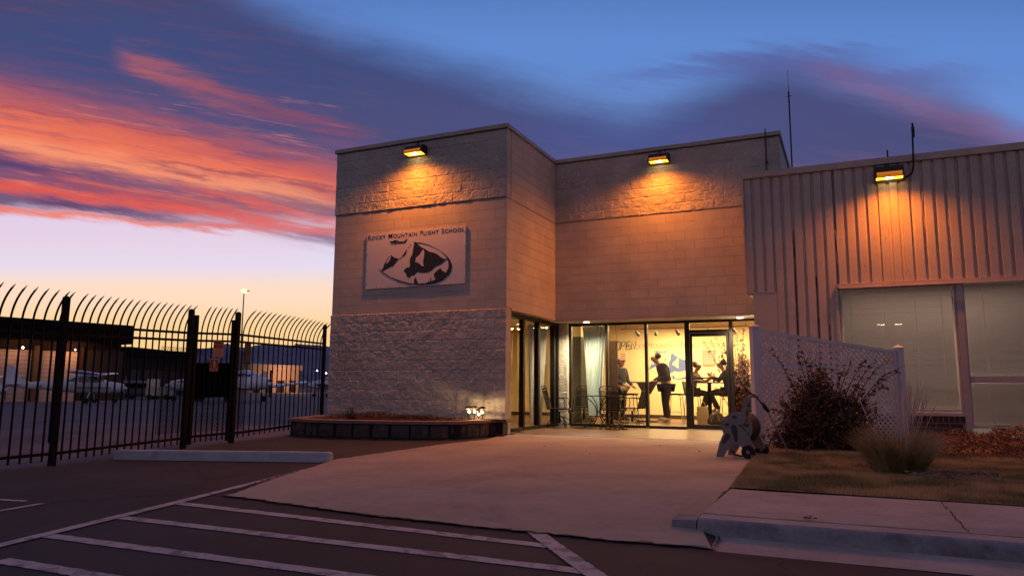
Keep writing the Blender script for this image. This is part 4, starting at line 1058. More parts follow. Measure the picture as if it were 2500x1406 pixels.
def eave_lamp(px_, p, r=0.10):
    x = hx(px_); o = MB().lathe([(0.02, -r), (r, -r*0.3), (r*0.9, r*0.4), (0.02, r)], (x, -1.6, 4.9), 10).build('lamp', emis('eave_lamp', (1, 0.78, 0.45), 14), hg)
    l = bpy.data.lights.new('eave', 'POINT'); l.energy = p; l.color = (1, 0.5, 0.18); l.shadow_soft_size = 0.1; q = bpy.data.objects.new('eave', l); C.objects.link(q); q.parent = hg; q.location = (x, -1.6, 4.9)
eave_lamp(35, 520); eave_lamp(163, 260, 0.06)
A2 = atz(308, 900, 96, AZ); B2 = atz(470, 900, 116, AZ)
h2, l2, _h = facade_building('long_shed', 'low dark shed with an unlit facade behind the parked aircraft', A2, B2, 18, 5.75, hw, dkroof, 0.5)
for k in range(5):
    x = l2*(0.05+0.19*k); MB().box(x, x+l2*0.13, -0.05, -0.003, 0, 3.6).build('shed_door', mat('shed_door', (0.06, 0.035, 0.035), 0.9), h2)
A3 = atz(612, 900, 150, AZ); B3 = atz(733, 900, 160, AZ)
tan = mat('tan_wall', (0.42, 0.27, 0.19), 0.8)
h3, l3, _h3 = facade_building('tan_terminal', 'small tan flat-roofed building under the mountains on the far side of the apron', A3, B3, 10, 5.1, tan, mat('tan_roof', (0.4, 0.27, 0.2), 0.8), 0.4)
for k in range(4): MB().box(l3*(0.06+0.24*k), l3*(0.2+0.24*k), -0.05, -0.003, 0, 2.6).build('opening', hw, h3)
l = bpy.data.lights.new('terminal', 'POINT'); l.energy = 1500; l.color = (1, 0.55, 0.3); q = bpy.data.objects.new('terminal', l); C.objects.link(q); q.parent = h3; q.location = (l3*0.6, -5, 4)
# mountains
hm = newmat('mountain'); bmn = princ(hm, 1.0, 0, 0.0); N.nt = hm.node_tree
tcm = nd(hm, 'ShaderNodeTexCoord'); link(hm, mixc(smooth(noise(tcm.outputs['Object'], 0.003, 6, 0.6), 0.35, 0.65), (0.19, 0.17, 0.24), (0.26, 0.24, 0.31)), bmn.inputs['Base Color'])
def range_(prof, D, back, m, name='mountains'):
    mb = MB(); rows = 7
    for (px_, py) in prof:
        top = at(px_, py, D); base = atz(px_, 935, D-back, -1.2)
        for j in range(rows):
            t = j/(rows-1); P = base.lerp(top, t); P.z = -1.2+(top.z+1.2)*(t**1.25); mb.v.append(tuple(P+Vector((random.uniform(-1, 1)*back*0.02, random.uniform(-1, 1)*back*0.02, 0))))
        e = top+Vector((-0.4*back, 0.6*back, -top.z*0.8)); mb.v.append(tuple(e))
    n = rows+1
    for i in range(len(prof)-1):
        for j in range(rows): mb.f.append((i*n+j, (i+1)*n+j, (i+1)*n+j+1, i*n+j+1))
    o = mb.build(name, m, smooth=False); o['kind'] = 'structure'
prof = []
key = [(-500, 880), (-200, 872), (100, 868), (300, 862), (400, 858), (455, 857), (480, 852), (515, 848), (545, 840), (562, 838), (590, 848), (625, 846), (656, 839), (682, 843), (700, 842), (722, 838), (740, 840), (770, 842), (800, 846), (860, 850), (980, 856), (1100, 860)]
for (a, ya), (b, yb) in zip(key, key[1:]):
    k = max(1, int((b-a)/9))
    for i in range(k): prof.append((a+(b-a)*i/k, ya+(yb-ya)*i/k+random.uniform(-1.3, 1.3)))
range_(prof, 5200, 1800, hm)
# lamp poles on the far apron
def pole_lamp(label, px_, ytop, D, p):
    P = at(px_, ytop, D); t = thing('apron_light_pole', label, 'street lamp', (P.x, P.y, AZ)); hh = P.z-AZ
    MB().tube([(0, 0, 0), (0, 0, hh)], [0.07, 0.045], 8).build('pole', mat('pole_grey', (0.3, 0.25, 0.27), 0.6), t)
    MB().tube([(0, 0, hh-0.1), (0.35, 0, hh), (0.6, 0, hh)], 0.04, 6).build('arm', 'frame', t)
    MB().lathe([(0.05, -0.20), (0.24, -0.14), (0.27, 0.0), (0.15, 0.13), (0.05, 0.16)], (0.0, 0, hh+0.05), 12).build('lamp_head', emis('pole_lamp', (1, 0.66, 0.26), p), t)
pole_lamp('tall lamp pole with a glowing orange head standing above the fence', 596, 711, 62, 3.0)
for px_, py, D in ((774, 905, 120), (796, 911, 110)):
    P = at(px_, py, D); t = thing('apron_bollard_light', 'tiny white light on a far mast, %s the building corner' % ('nearest to' if px_ > 780 else 'second from'), 'light', (P.x, P.y, AZ))
    MB().cyl((0, 0, 0), (0, 0, P.z-AZ), 0.05, 6).build('mast', 'black', t); MB().lathe([(0.02, -0.1), (0.16, 0), (0.02, 0.12)], (0, 0, P.z-AZ)).build('lamp', emis('white_lamp', (1, 0.95, 0.85), 9), t)

# ------------------------------------------------------------------ aircraft
def loft(mb, secs, n=16, e=2.4):
    m = len(secs)
    for x, y, z, w, h in secs:
        for k in range(n):
            a = 2*PI*k/n; c, s_ = math.cos(a), math.sin(a)
            mb.v.append((x, y+w/2*abs(c)**(2/e)*(1 if c >= 0 else -1), z+h/2*abs(s_)**(2/e)*(1 if s_ >= 0 else -1)))
    o = len(mb.v)-m*n
    for i in range(m-1):
        for k in range(n): mb.f.append((o+i*n+k, o+i*n+(k+1) % n, o+(i+1)*n+(k+1) % n, o+(i+1)*n+k))
    mb.f += [tuple(o+k for k in range(n))[::-1], tuple(o+(m-1)*n+k for k in range(n))]
    return mb
def wingmb(mb, ya, yb, xa, ca, xb, cb, za, zb, th=0.13):
    """tapered aerofoil slab between span stations"""
    prof = [(0, 0), (0.08, 0.5), (0.3, 0.62), (0.7, 0.3), (1.0, 0.02), (0.7, -0.18), (0.3, -0.38), (0.08, -0.34)]
    o = len(mb.v)
    for y, x0_, c, z, k in ((ya, xa, ca, za, 1), (ya*0.03+yb*0.97, xb, cb, zb, 1), (yb, xb-0.04*cb, cb*0.9, zb, 0.3)):
        for u_, w_ in prof: mb.v.append((x0_-u_*c, y, z+w_*c*th*k))
    n = len(prof)
    for i in range(2):
        for k in range(n): mb.f.append((o+i*n+k, o+i*n+(k+1) % n, o+(i+1)*n+(k+1) % n, o+(i+1)*n+k))
    mb.f += [tuple(o+k for k in range(n))[::-1], tuple(o+2*n+k for k in range(n))]
def high_wing(label, loc, rz, reg='N201T', grp='light aircraft parked on the apron'):
    t = thing('high_wing_aircraft', label, 'aircraft', loc, rz, grp)
    loft(MB(), [(1.75, 0, 1.12, 0.32, 0.36), (1.68, 0, 1.14, 0.75, 0.62), (1.2, 0, 1.16, 0.98, 0.80), (0.55, 0, 1.18, 1.05, 0.92), (0.15, 0, 1.32, 1.1, 1.15), (-0.5, 0, 1.45, 1.12, 1.42), (-1.3, 0, 1.45, 1.08, 1.38), (-2.2, 0, 1.33, 0.8, 1.02), (-3.4, 0, 1.30, 0.5, 0.66), (-5.0, 0, 1.30, 0.26, 0.40), (-5.9, 0, 1.33, 0.08, 0.22)]).build('fuselage', 'plane', t, smooth=True)
    MB().lathe([(0.16, 0.0), (0.13, 0.12), (0.06, 0.24), (0.0, 0.27)], n=12).build('spinner', 'plane', t, xf=Matrix.Translation((1.74, 0, 1.12)) @ Matrix.Rotation(PI/2, 4, 'Y'))
    MB().box(1.80, 1.83, -0.07, 0.07, 0.25, 1.99).build('propeller', 'black', t)
    for s_ in (-1, 1):
        mb = MB(); wingmb(mb, s_*0.4, s_*5.5, 0.35, 1.63, 0.25, 1.15, 2.12, 2.26); mb.build('wing', 'plane', t, smooth=True)
        MB().tube([(-0.15, s_*0.5, 0.95), (-0.25, s_*2.6, 2.10)], 0.045, 6).build('strut', 'plane', t)
        mb = MB(); wingmb(mb, s_*0.05, s_*1.7, -5.0, 0.95, -5.15, 0.7, 1.38, 1.38, 0.09); mb.build('tailplane', 'plane', t)
        MB().tube([(-0.35, s_*0.45, 0.85), (-0.42, s_*1.2, 0.25)], [0.06, 0.04], 6).build('gear_leg', 'plane', t)
        w = MB().tube([(-0.42, s_*1.2, 0.215), (-0.42, s_*1.36, 0.215)], [0.215, 0.215], 16).build('wheel', 'tyre', t)
        MB().add([(0.28, s_*0.53, 1.55), (-0.45, s_*0.575, 1.55), (-0.45, s_*0.57, 1.98), (0.0, s_*0.53, 1.98)], [(0, 1, 2, 3)]).add([(-0.53, s_*0.575, 1.55), (-1.15, s_*0.562, 1.55), (-1.2, s_*0.545, 1.93), (-0.53, s_*0.57, 1.98)], [(0, 1, 2, 3)]).add([(-1.25, s_*0.553, 1.58), (-1.9, s_*0.455, 1.62), (-1.5, s_*0.5, 1.88), (-1.28, s_*0.535, 1.9)], [(0, 1, 2, 3)]).build('side_window', 'planeg', t)
        MB().box(-4.2, 0.9, s_*0.562-0.004, s_*0.562+0.004, 1.15, 1.19).build('stripe', 'ink', t) if False else None
        mb = MB()
        for dz_ in (0, 0.09): 
            pts_ = [(1.0, 0.515), (0.3, 0.54), (-0.5, 0.566), (-1.3, 0.548)]
            for (xa_, ya_), (xb_, yb_) in zip(pts_, pts_[1:]): mb.add([(xa_, s_*ya_, 1.20-dz_), (xb_, s_*yb_, 1.20-dz_), (xb_, s_*yb_, 1.16-dz_), (xa_, s_*ya_, 1.16-dz_)], [(0, 1, 2, 3)])
        mb.build('stripe', 'ink', t)
    MB().prism([(-4.4, 1.45), (-5.0, 1.75), (-5.5, 2.68), (-5.95, 2.68), (-6.05, 1.9), (-5.95, 1.3)], lambda a, b, q: (a, q-0.04, b), 0.08).build('fin', 'plane', t, bevel=0.01)
    MB().tube([(1.1, 0, 0.8), (1.2, 0, 0.2)], 0.04, 6).build('gear_leg', 'plane', t); MB().tube([(1.22, -0.06, 0.18), (1.22, 0.06, 0.18)], 0.18, 14).build('wheel', 'tyre', t)
    MB().add([(0.5, -0.42, 1.66), (0.5, 0.42, 1.66), (0.02, 0.5, 2.04), (0.02, -0.5, 2.04)], [(0, 1, 2, 3)]).build('windscreen', 'planeg', t)
    mm = Matrix.Translation((-3.95, -0.262, 1.14)) @ Matrix.Rotation(math.radians(4), 4, 'Z') @ XZ
    text_obj(reg, 0.36, 'ink', t, 'registration', 0.004, mm @ Matrix.Diagonal((1.25, 1, 1, 1)), False)
    return t
def low_wing(label, loc, rz, grp='light aircraft parked on the apron'):
    t = thing('low_wing_aircraft', label, 'aircraft', loc, rz, grp)
    loft(MB(), [(2.0, 0, 1.2, 0.3, 0.34), (1.92, 0, 1.2, 0.72, 0.6), (1.3, 0, 1.22, 0.98, 0.84), (0.5, 0, 1.25, 1.12, 1.0), (-0.4, 0, 1.28, 1.14, 1.06), (-1.4, 0, 1.27, 1.0, 0.95), (-2.6, 0, 1.25, 0.66, 0.7), (-4.0, 0, 1.25, 0.38, 0.46), (-5.1, 0, 1.28, 0.1, 0.26)]).build('fuselage', 'plane', t, smooth=True)
    loft(MB(), [(0.75, 0, 1.62, 0.7, 0.1), (0.25, 0, 1.75, 0.98, 0.5), (-0.4, 0, 1.82, 1.04, 0.66), (-1.3, 0, 1.75, 0.9, 0.56), (-2.1, 0, 1.58, 0.5, 0.25)]).build('cabin_top', 'plane', t, smooth=True)
    loft(MB(), [(0.55, 0, 1.70, 0.86, 0.22), (0.2, 0, 1.78, 1.0, 0.36), (-0.4, 0, 1.8, 1.07, 0.42), (-1.2, 0, 1.76, 0.95, 0.36)]).build('cabin_glass', 'planeg', t, smooth=True)
    MB().lathe([(0.16, 0.0), (0.12, 0.14), (0.0, 0.28)], n=12).build('spinner', 'plane', t, xf=Matrix.Translation((2.0, 0, 1.2)) @ Matrix.Rotation(PI/2, 4, 'Y'))
    MB().box(2.06, 2.09, -0.07, 0.07, 0.3, 2.1).build('propeller', 'black', t)
    for s_ in (-1, 1):
        mb = MB(); wingmb(mb, s_*0.4, s_*5.3, 0.5, 1.6, 0.35, 1.2, 0.86, 1.32); mb.build('wing', 'plane', t, smooth=True)
        mb = MB(); wingmb(mb, s_*0.05, s_*1.8, -4.2, 0.8, -4.3, 0.65, 1.3, 1.3, 0.09); mb.build('tailplane', 'plane', t)
        MB().tube([(-0.2, s_*1.5, 0.9), (-0.2, s_*1.5, 0.3)], 0.05, 6).build('gear_leg', 'plane', t); MB().tube([(-0.2, s_*1.5-0.08, 0.22), (-0.2, s_*1.5+0.08, 0.22)], 0.22, 14).build('wheel', 'tyre', t)
    MB().prism([(-3.6, 1.4), (-4.4, 1.8), (-4.75, 2.35), (-5.15, 2.35), (-5.2, 1.3)], lambda a, b, q: (a, q-0.04, b), 0.08).build('fin', 'plane', t)
    MB().tube([(1.45, 0, 0.9), (1.55, 0, 0.2)], 0.045, 6).build('gear_leg', 'plane', t); MB().tube([(1.55, -0.07, 0.2), (1.55, 0.07, 0.2)], 0.2, 14).build('wheel', 'tyre', t)
    return t
def place(px_, py, D):
    P = at(px_, py, D); P.z = ga(P.x, P.y); return P
yw = -YAW    # camera faces +Y rotated by +24.9 deg; right of view is at heading -yaw
def head(deg): return -YAW + math.radians(deg)   # 0 = nose to the right of the picture, positive = away
high_wing('white high-wing aircraft with dark registration letters, side on behind the fence', place(237, 960, 54), head(17))
high_wing('white high-wing aircraft of which only nose and wheel reach into the left edge', place(-44, 960, 59), head(4), 'N73EX')
low_wing('white low-wing aircraft seen right of the gate, its wing reaching to the building', place(606, 960, 49), head(-30))
low_wing('white low-wing aircraft seen left of the gate, mostly hidden by the dark plate', place(480, 955, 55), head(-150))
low_wing('distant white aircraft at the right end of the fence by the building corner', place(806, 945, 72), head(180))
# apron clutter: service cart and stairs
P = place(392, 935, 74); t = thing('service_cart', 'pale boxy service cart parked left of the gate', 'cart', P, head(10))
MB().box(-1.2, 1.2, -0.6, 0.6, 0.4, 1.3).build('body', mat('cart_body', (0.32, 0.30, 0.30), 0.6), t, bevel=0.03)
MB().box(-1.1, -0.2, -0.55, 0.55, 1.3, 2.1).build('cab', mat('cart_cab', (0.45, 0.42, 0.35), 0.6), t, bevel=0.03)
for x in (-0.8, 0.8):
    for y in (-0.62, 0.5): MB().tube([(x, y, 0.28), (x, y+0.12, 0.28)], 0.28, 12).build('wheel', 'tyre', t)
P = place(345, 940, 80); t = thing('parked_van', 'pale van standing in shade behind the nose of the side-on aircraft', 'van', P, head(0))
loft(MB(), [(-2.2, 0, 1.1, 1.7, 1.5), (-2.1, 0, 1.15, 1.8, 1.7), (0.9, 0, 1.15, 1.8, 1.7), (1.5, 0, 0.9, 1.75, 1.15), (2.2, 0, 0.8, 1.6, 0.9)], e=5).build('body', mat('van_body', (0.22, 0.2, 0.22), 0.4), t)
MB().box(-1.6, 1.0, -0.915, -0.905, 1.2, 1.7).build('window', 'planeg', t)
for x in (-1.4, 1.4):
    for y in (-0.9, 0.75): MB().tube([(x, y, 0.33), (x, y+0.18, 0.33)], 0.33, 12).build('wheel', 'tyre', t)

# ------------------------------------------------------------------ patio furniture
def chair(label, loc, rz):
    t = thing('patio_chair', label, 'chair', loc, rz, 'wrought iron swivel chairs round the patio table')
    # faces +x; base
    mb = MB(); R_ = 0.27
    for k in range(6):
        a = 2*PI*k/6+0.3; pts = []
        for i in range(8):
            s_ = i/7*PI/2; r = 0.03+(R_-0.03)*math.sin(s_); pts.append((r*math.cos(a), r*math.sin(a), 0.035+0.215*math.cos(s_)))
        pts.append(((R_+0.02)*math.cos(a), (R_+0.02)*math.sin(a), 0.0)); mb.tube(pts, 0.008, 6)
        mb.lathe([(0.02, 0.0), (0.018, 0.01)], ((R_+0.02)*math.cos(a), (R_+0.02)*math.sin(a), 0), 8)
        pts = [((0.03+0.21*u_)*math.cos(a), (0.03+0.21*u_)*math.sin(a), 0.06+0.10*(1-u_*u_)) for u_ in (0, .3, .6, 1)]; mb.tube(pts, 0.006, 5)
    mb.tube([(0.255*math.cos(a), 0.255*math.sin(a), 0.07) for a in np.linspace(0, 2*PI, 25)[:-1]], 0.006, 5, True)
    mb.cyl((0, 0, 0.12), (0, 0, 0.36), 0.022, 10); mb.cyl((0, 0, 0.1), (0, 0, 0.2), 0.034, 10)
    for x in (-0.1, 0.0, 0.1):
        mb.tube([(x+0.035*math.cos(a), 0.0, 0.375+0.035*math.sin(a)) for a in np.linspace(0, 2*PI, 13)[:-1]], 0.008, 5, True)
    mb.build('swivel_base', 'black', t)
    mb = MB(); mb.box(-0.22, 0.22, -0.22, 0.22, 0.405, 0.425)
    for y in (-0.225, 0.225): mb.tube([(-0.22, y, 0.42), (0.2, y, 0.42), (0.25, y, 0.40), (0.262, y, 0.34)], 0.010, 6)
    mb.tube([(0.262, -0.225, 0.34), (0.262, 0.225, 0.34)], 0.009, 6)
    for y in np.linspace(-0.2, 0.2, 9): mb.tube([(0.22, y, 0.415), (0.25, y, 0.40), (0.26, y, 0.34)], 0.004, 4)
    mb.build('seat', 'black', t)
    mb = MB(); lean = 0.28; top = 0.93
    f = lambda z: -0.23-lean*max(0, z-0.42)**1.1*1.1
    for y in (-0.21, 0.21): mb.tube([(f(z), y, z) for z in np.linspace(0.40, top-0.06, 8)], 0.011, 6)
    mb.tube([(f(top-0.06), -0.21, top-0.06), (f(top), -0.17, top-0.015), (f(top), 0, top), (f(top), 0.17, top-0.015), (f(top-0.06), 0.21, top-0.06)], 0.011, 6)
    mb.tube([(f(0.82), -0.21, 0.82), (f(0.82), 0.21, 0.82)], 0.007, 5)
    mb.build('back_frame', 'black', t)
    mb = MB()    # expanded-metal back
    for s_ in (-1, 1):
        k = -0.62
        while k < 0.42:
            ya, yb = k, k+0.4*1.0; za, zb = 0.42, 0.82
            if s_ > 0: p0, p1 = (ya, za), (yb, zb)
            else: p0, p1 = (ya, zb), (yb, za)
            (y0_, z0_), (y1_, z1_) = p0, p1; c0, c1 = max(-0.2, y0_), min(0.2, y1_)
            if c1 > c0:
                u0 = (c0-y0_)/(y1_-y0_); u1 = (c1-y0_)/(y1_-y0_); zz0 = z0_+(z1_-z0_)*u0; zz1 = z0_+(z1_-z0_)*u1
                mb.bar((f(zz0), c0, zz0), (f(zz1), c1, zz1), 0.004, 0.006)
            k += 0.022
    mb.build('back_mesh', 'black', t)
    mb = MB()   # scroll in the crest
    for y0_ in (-0.11, -0.055, 0, 0.055, 0.11):
        mb.tube([(f(0.865), y0_+0.026*math.cos(a), 0.862+0.02*math.sin(a)) for a in np.linspace(0, 2*PI, 11)[:-1]], 0.006, 4, True)
    mb.build('crest_scroll', 'black', t)
    for y in (-0.245, 0.245):
        MB().tube([(f(0.64), y*0.86, 0.64), (-0.1, y, 0.655), (0.12, y, 0.655), (0.175, y, 0.63), (0.16, y, 0.54), (0.19, y, 0.42)], 0.010, 6).build('armrest', 'black', t)
    return t
def gxy(px_, py): P = gp(px_, py); return Vector((P.x, P.y, gh(P.x, P.y)+0.014))
TB = gxy(1462, 1046)
chair('black iron chair left of the patio table, in front of the column and facing right', gxy(1366, 1045), math.radians(8))
chair('black iron chair behind the patio table by the blue curtain, facing out', gxy(1426, 1036), math.radians(-75))
chair('black iron chair nearest the viewer with its back turned', gxy(1494, 1048), math.radians(98))
chair('black iron chair right of the patio table, by the second glass mullion', gxy(1544, 1041), math.radians(172))
t = thing('patio_table', 'round black wrought iron table between the swivel chairs outside the glass', 'table', TB, 0)
mb = MB(); mb.lathe([(0.50, 0.70), (0.505, 0.708), (0.50, 0.716)], n=40); mb.build('tabletop', 'black', t)
for k in range(4):
    a = PI/4+PI/2*k; pts = []
    for i in range(13):
        s_ = i/12; z = 0.70*(1-s_); r = 0.045+0.33*abs(2*s_-0.98)**2.0*(1.0 if s_ > 0.5 else 0.95); pts.append((r*math.cos(a), r*math.sin(a), max(z, 0.0)))
    pts[-1] = (pts[-1][0], pts[-1][1], 0.0)
    MB().tube(pts, 0.011, 6).build('leg', 'black', t)
MB().tube([(0.06*math.cos(a), 0.06*math.sin(a), 0.36) for a in np.linspace(0, 2*PI, 13)[:-1]], 0.008, 5, True).build('leg_ring', 'black', t)

# leaf litter under the chairs
def leafpile(name, label, c, n, r, h, m, sz=0.03, kind=None):
    mb = MB()
    for _ in range(n):
        a = random.uniform(0, 2*PI); q = r*math.sqrt(random.random()); x, y = c.x+q*math.cos(a), c.y+q*math.sin(a)*0.8; z = c.z+0.006+random.random()*h*(1-q/r)
        s_ = sz*random.uniform(0.6, 1.3); R3 = Matrix.Rotation(random.uniform(0, 6.3), 4, 'Z') @ Matrix.Rotation(random.uniform(-0.8, 0.8), 4, 'X')
        mb.add([Vector((x, y, z))+R3 @ Vector(p) for p in ((-s_, 0, 0), (0, -s_*0.45, 0.002), (s_, 0, 0.006), (0, s_*0.45, 0.004))], [(0, 1, 2, 3)])
    return tag(mb.build(name, m), label, 'leaves', kind='stuff')
dryleaf = mat('dry_leaves', (0.10, 0.040, 0.022), 0.85, 0, 0.5, 30)
leafpile('fallen_leaves', 'drift of dry leaves under the nearest iron chair', gxy(1505, 1050), 260, 0.26, 0.06, dryleaf)
leafpile('fallen_leaves', 'dry leaves gathered at the foot of the block column', gxy(1402, 1040), 160, 0.2, 0.07, dryleaf)
leafpile('fallen_leaves', 'dry leaves gathered at the foot of the corner pilaster', gxy(1255, 1056), 120, 0.16, 0.06, dryleaf)
for i, (px_, py) in enumerate(((1340, 1092), (1450, 1112), (1700, 1105), (1715, 1066), (1288, 1066), (1610, 1090))):
    leafpile('fallen_leaves', ('few stray dry leaves scattered over the open patio concrete', )[0], gxy(px_, py), 4, 0.10, 0.004, dryleaf, 0.02)['group'] = 'stray leaves on the patio'
leafpile('fallen_leaves', 'small dark leaf cluster on the pavement joint above the kerb', Vector((-0.30, 5.66, 0.014)), 9, 0.05, 0.02, dryleaf, 0.022)

# ------------------------------------------------------------------ hose reel cart
O_ = gp(1800, 1119); hr = thing('hose_reel_cart', 'grey plastic hose reel cart with round drum and one tall handle beside the lattice', 'hose reel', (O_.x, O_.y, gh(O_.x, O_.y)+0.012), math.radians(-12))
SC = 9.75/1768.4/7.81
def hl_(cx_, cy_): return ((cx_-560)*SC, (1270-cy_)*SC)
def plate(poly, y0_, th, name, m='reel', holes=None, bev=0.006):
    pts = [hl_(*p) for p in poly]
    o = MB().prism(pts, lambda a, b, q: (a, y0_-q, b), th).build(name, m, hr, bevel=bev); return o
dark_ = mat('recess', (0.05, 0.042, 0.047), 0.9)
for y0_, nm in ((0.0, 'side_frame'), (0.42, 'side_frame')):
    o = plate([(165, 1275), (235, 1010), (290, 890), (380, 740), (450, 660), (520, 628), (590, 645), (650, 700), (740, 790), (820, 900), (890, 1060), (905, 1110), (860, 1130), (690, 1110), (640, 1060), (560, 1020), (500, 1020), (450, 1060), (380, 1150), (310, 1260), (280, 1280)], y0_, 0.03, nm)
for poly in ([(478, 680), (520, 660), (575, 680), (600, 760), (600, 930), (575, 985), (545, 960), (500, 840), (478, 760)], [(390, 830), (430, 825), (455, 870), (430, 940), (320, 1030), (290, 1040), (300, 980), (350, 880)]):
    pts = [hl_(*p) for p in poly]; MB().prism(pts, lambda a, b, q: (a, -0.0305-q, b), 0.003).build('frame_recess', dark_, hr)
cxd, czd = hl_(560, 720); R1 = 292*SC
MB().tube([(cxd, 0.02, czd), (cxd, 0.04, czd)], R1, 36).build('drum_flange', 'reel', hr, bevel=0.004)
MB().tube([(cxd, 0.36, czd), (cxd, 0.38, czd)], R1, 36).build('drum_flange', 'reel', hr)
mb = MB()
for ri, r in enumerate((R1*0.92, R1*0.84, R1*0.76)):
    for k in range(9):
        y = 0.06+k*0.035; mb.tube([(cxd+r*math.cos(a), y, czd+r*math.sin(a)) for a in np.linspace(0, 2*PI, 33)[:-1]], 0.0175, 6, True)
mb.build('wound_hose', 'hose', hr)
for ang_ in (100, 165, 15):
    a = math.radians(ang_); px_, pz_ = cxd+R1*0.68*math.cos(a), czd+R1*0.68*math.sin(a)
    MB().prism([(px_+0.03*math.cos(q_)*1.2, pz_+0.018*math.sin(q_)) for q_ in np.linspace(0, 2*PI, 13)[:-1]], lambda x, z, q: (x, 0.0195-q, z), 0.003).build('flange_hole', dark_, hr)
plate([(500, 620), (600, 520), (680, 380), (720, 250), (745, 160), (800, 130), (862, 165), (850, 280), (810, 420), (790, 500), (760, 560), (700, 660), (600, 660)], 0.018, 0.03, 'handle')
for poly in ([(810, 240), (845, 240), (830, 330), (795, 330)], [(770, 385), (815, 385), (795, 500), (760, 500)]):
    MB().prism([hl_(*p) for p in poly], lambda a, b, q: (a, -0.0125-q, b), 0.003).build('handle_recess', dark_, hr)
hxx, hzz = hl_(800, 130); MB().tube([(hxx, 0.0, hzz), (hxx, 0.40, hzz)], 0.02, 10).build('hand_grip', 'reel', hr)
wx, wz = hl_(808, 1175)
for y in (-0.085, 0.45):
    w = MB().tube([(wx, y, 0.085), (wx, y+0.05, 0.085)], 0.088, 24).build('wheel', 'tyre', hr); MB().tube([(wx, y-0.004, 0.085), (wx, y+0.01, 0.085)], 0.026, 14).build('hub', 'reel', w)
MB().tube([(hl_(400, 1150)[0], 0.1, 0.085), (hl_(470, 1220)[0], 0.1, 0.03), (hl_(560, 1245)[0], 0.1, 0.018), (hl_(700, 1240)[0], 0.1, 0.02)], 0.012, 6).build('loose_hose', 'hose', hr)
pts = [(665, 240), (675, 170), (710, 100), (770, 75), (840, 95), (900, 160), (960, 250), (1000, 320)]
MB().tube([(hl_(*p)[0], 0.06+0.02*i, hl_(*p)[1]) for i, p in enumerate(pts)], 0.012, 8).build('hose_loop', 'hose', hr)
MB().tube([(hl_(*p)[0], 0.22+0.02*i, hl_(*p)[1]) for i, p in enumerate([(960, 250), (1010, 340), (1065, 420)])], [0.02, 0.028, 0.02], 8).build('nozzle_grip', 'black', hr)
MB().tube([(hl_(*p)[0], 0.26, hl_(*p)[1]) for p in [(1065, 420), (1070, 500), (1180, 690), (1250, 840), (1330, 1010), (1375, 1130), (1370, 1170)]], 0.009, 6).build('watering_wand', mat('wand', (0.16, 0.12, 0.13), 0.4), hr)

# ------------------------------------------------------------------ lattice fence
LA, LB = Vector((-1.40, 12.5)), Vector((0.78, 14.15)); LD = (LB-LA).normalized(); LW = (LB-LA).length
LT = thing('lattice_fence', 'white vinyl lattice panel whose top slopes down between two square posts', 'fence', (LA.x, LA.y, 0), math.atan2(LD.y, LD.x))
def lpost(x, h, w=0.115):
    o = MB().box(x-w/2, x+w/2, -w/2, w/2, 0, h).build('post', 'white', LT, bevel=0.004)
    mb = MB(); mb.add([(x-w*.58, -w*.58, h), (x+w*.58, -w*.58, h), (x+w*.58, w*.58, h), (x-w*.58, w*.58, h), (x, 0, h+0.05)], [(0, 1, 4), (1, 2, 4), (2, 3, 4), (3, 0, 4)]); mb.box(x-w*.58, x+w*.58, -w*.58, w*.58, h-0.02, h-0.001); mb.build('post_cap', 'white', LT)
lpost(0, 1.93); lpost(LW, 1.63)
zt = lambda x: 1.86+(1.55-1.86)*x/LW
mb = MB(); mb.bar((0.06, 0, zt(0)-0.0), (LW-0.06, 0, zt(LW)), 0.045, 0.055); mb.build('top_rail', 'white', LT)
MB().box(0.06, LW-0.06, -0.0225, 0.0225, 1.255, 1.315).build('middle_rail', 'white', LT)
MB().box(0.06, LW-0.06, -0.0225, 0.0225, 0.03, 0.09).build('bottom_rail', 'white', LT)
MB().box(0.058, 0.12, -0.021, 0.021, 0.092, zt(0)-0.03).build('side_channel', 'white', LT); MB().box(LW-0.12, LW-0.058, -0.021, 0.021, 0.092, zt(LW)-0.02).build('side_channel', 'white', LT)
def lattice(z0_, zfun, x0_, x1_):
    mb = MB(); p_ = 0.098; 
    for s_ in (-1, 1):
        k = -3.0
        while k < 5.5:
            # line x - s*z = k ; clip by stepping
            lo, hi = None, None; n = 160
            for i in range(n+1):
                x = x0_+(x1_-x0_)*i/n; z = (x-k)*s_
                if z0_ <= z <= zfun(x):
                    if lo is None: lo = (x, z)
                    hi = (x, z)
            if lo and hi and hi[0]-lo[0] > 0.02: mb.bar((lo[0], 0.0055*s_, lo[1]), (hi[0], 0.0055*s_, hi[1]), 0.030, 0.010, up=(0, 1, 0))
            k += p_
    return mb.build('lattice_panel', 'white', LT)
lattice(0.09, lambda x: 1.255, 0.12, LW-0.12); lattice(1.315, lambda x: zt(x)-0.025, 0.12, LW-0.12)

# stepping stone
P = gp(2372, 1166); P = Vector(CAM+ray(2372, 1168)*((0.0-H)/ray(2372, 1168)[2]))
st_ = MB().box(-0.24, 0.0, -0.10, 0.10, 0.0, 0.075).box(0.01, 0.22, -0.11, 0.09, 0.0, 0.07).build('paving_stone', mat('dark_stone', (0.035, 0.024, 0.035), 0.9, 0, 0.4, 20, 0.01), bevel=0.012); st_.location = P; st_.rotation_euler = (0, 0, 0.35)
tag(st_, 'dark rough paving stone lying in the dry grass at the right', 'stone')

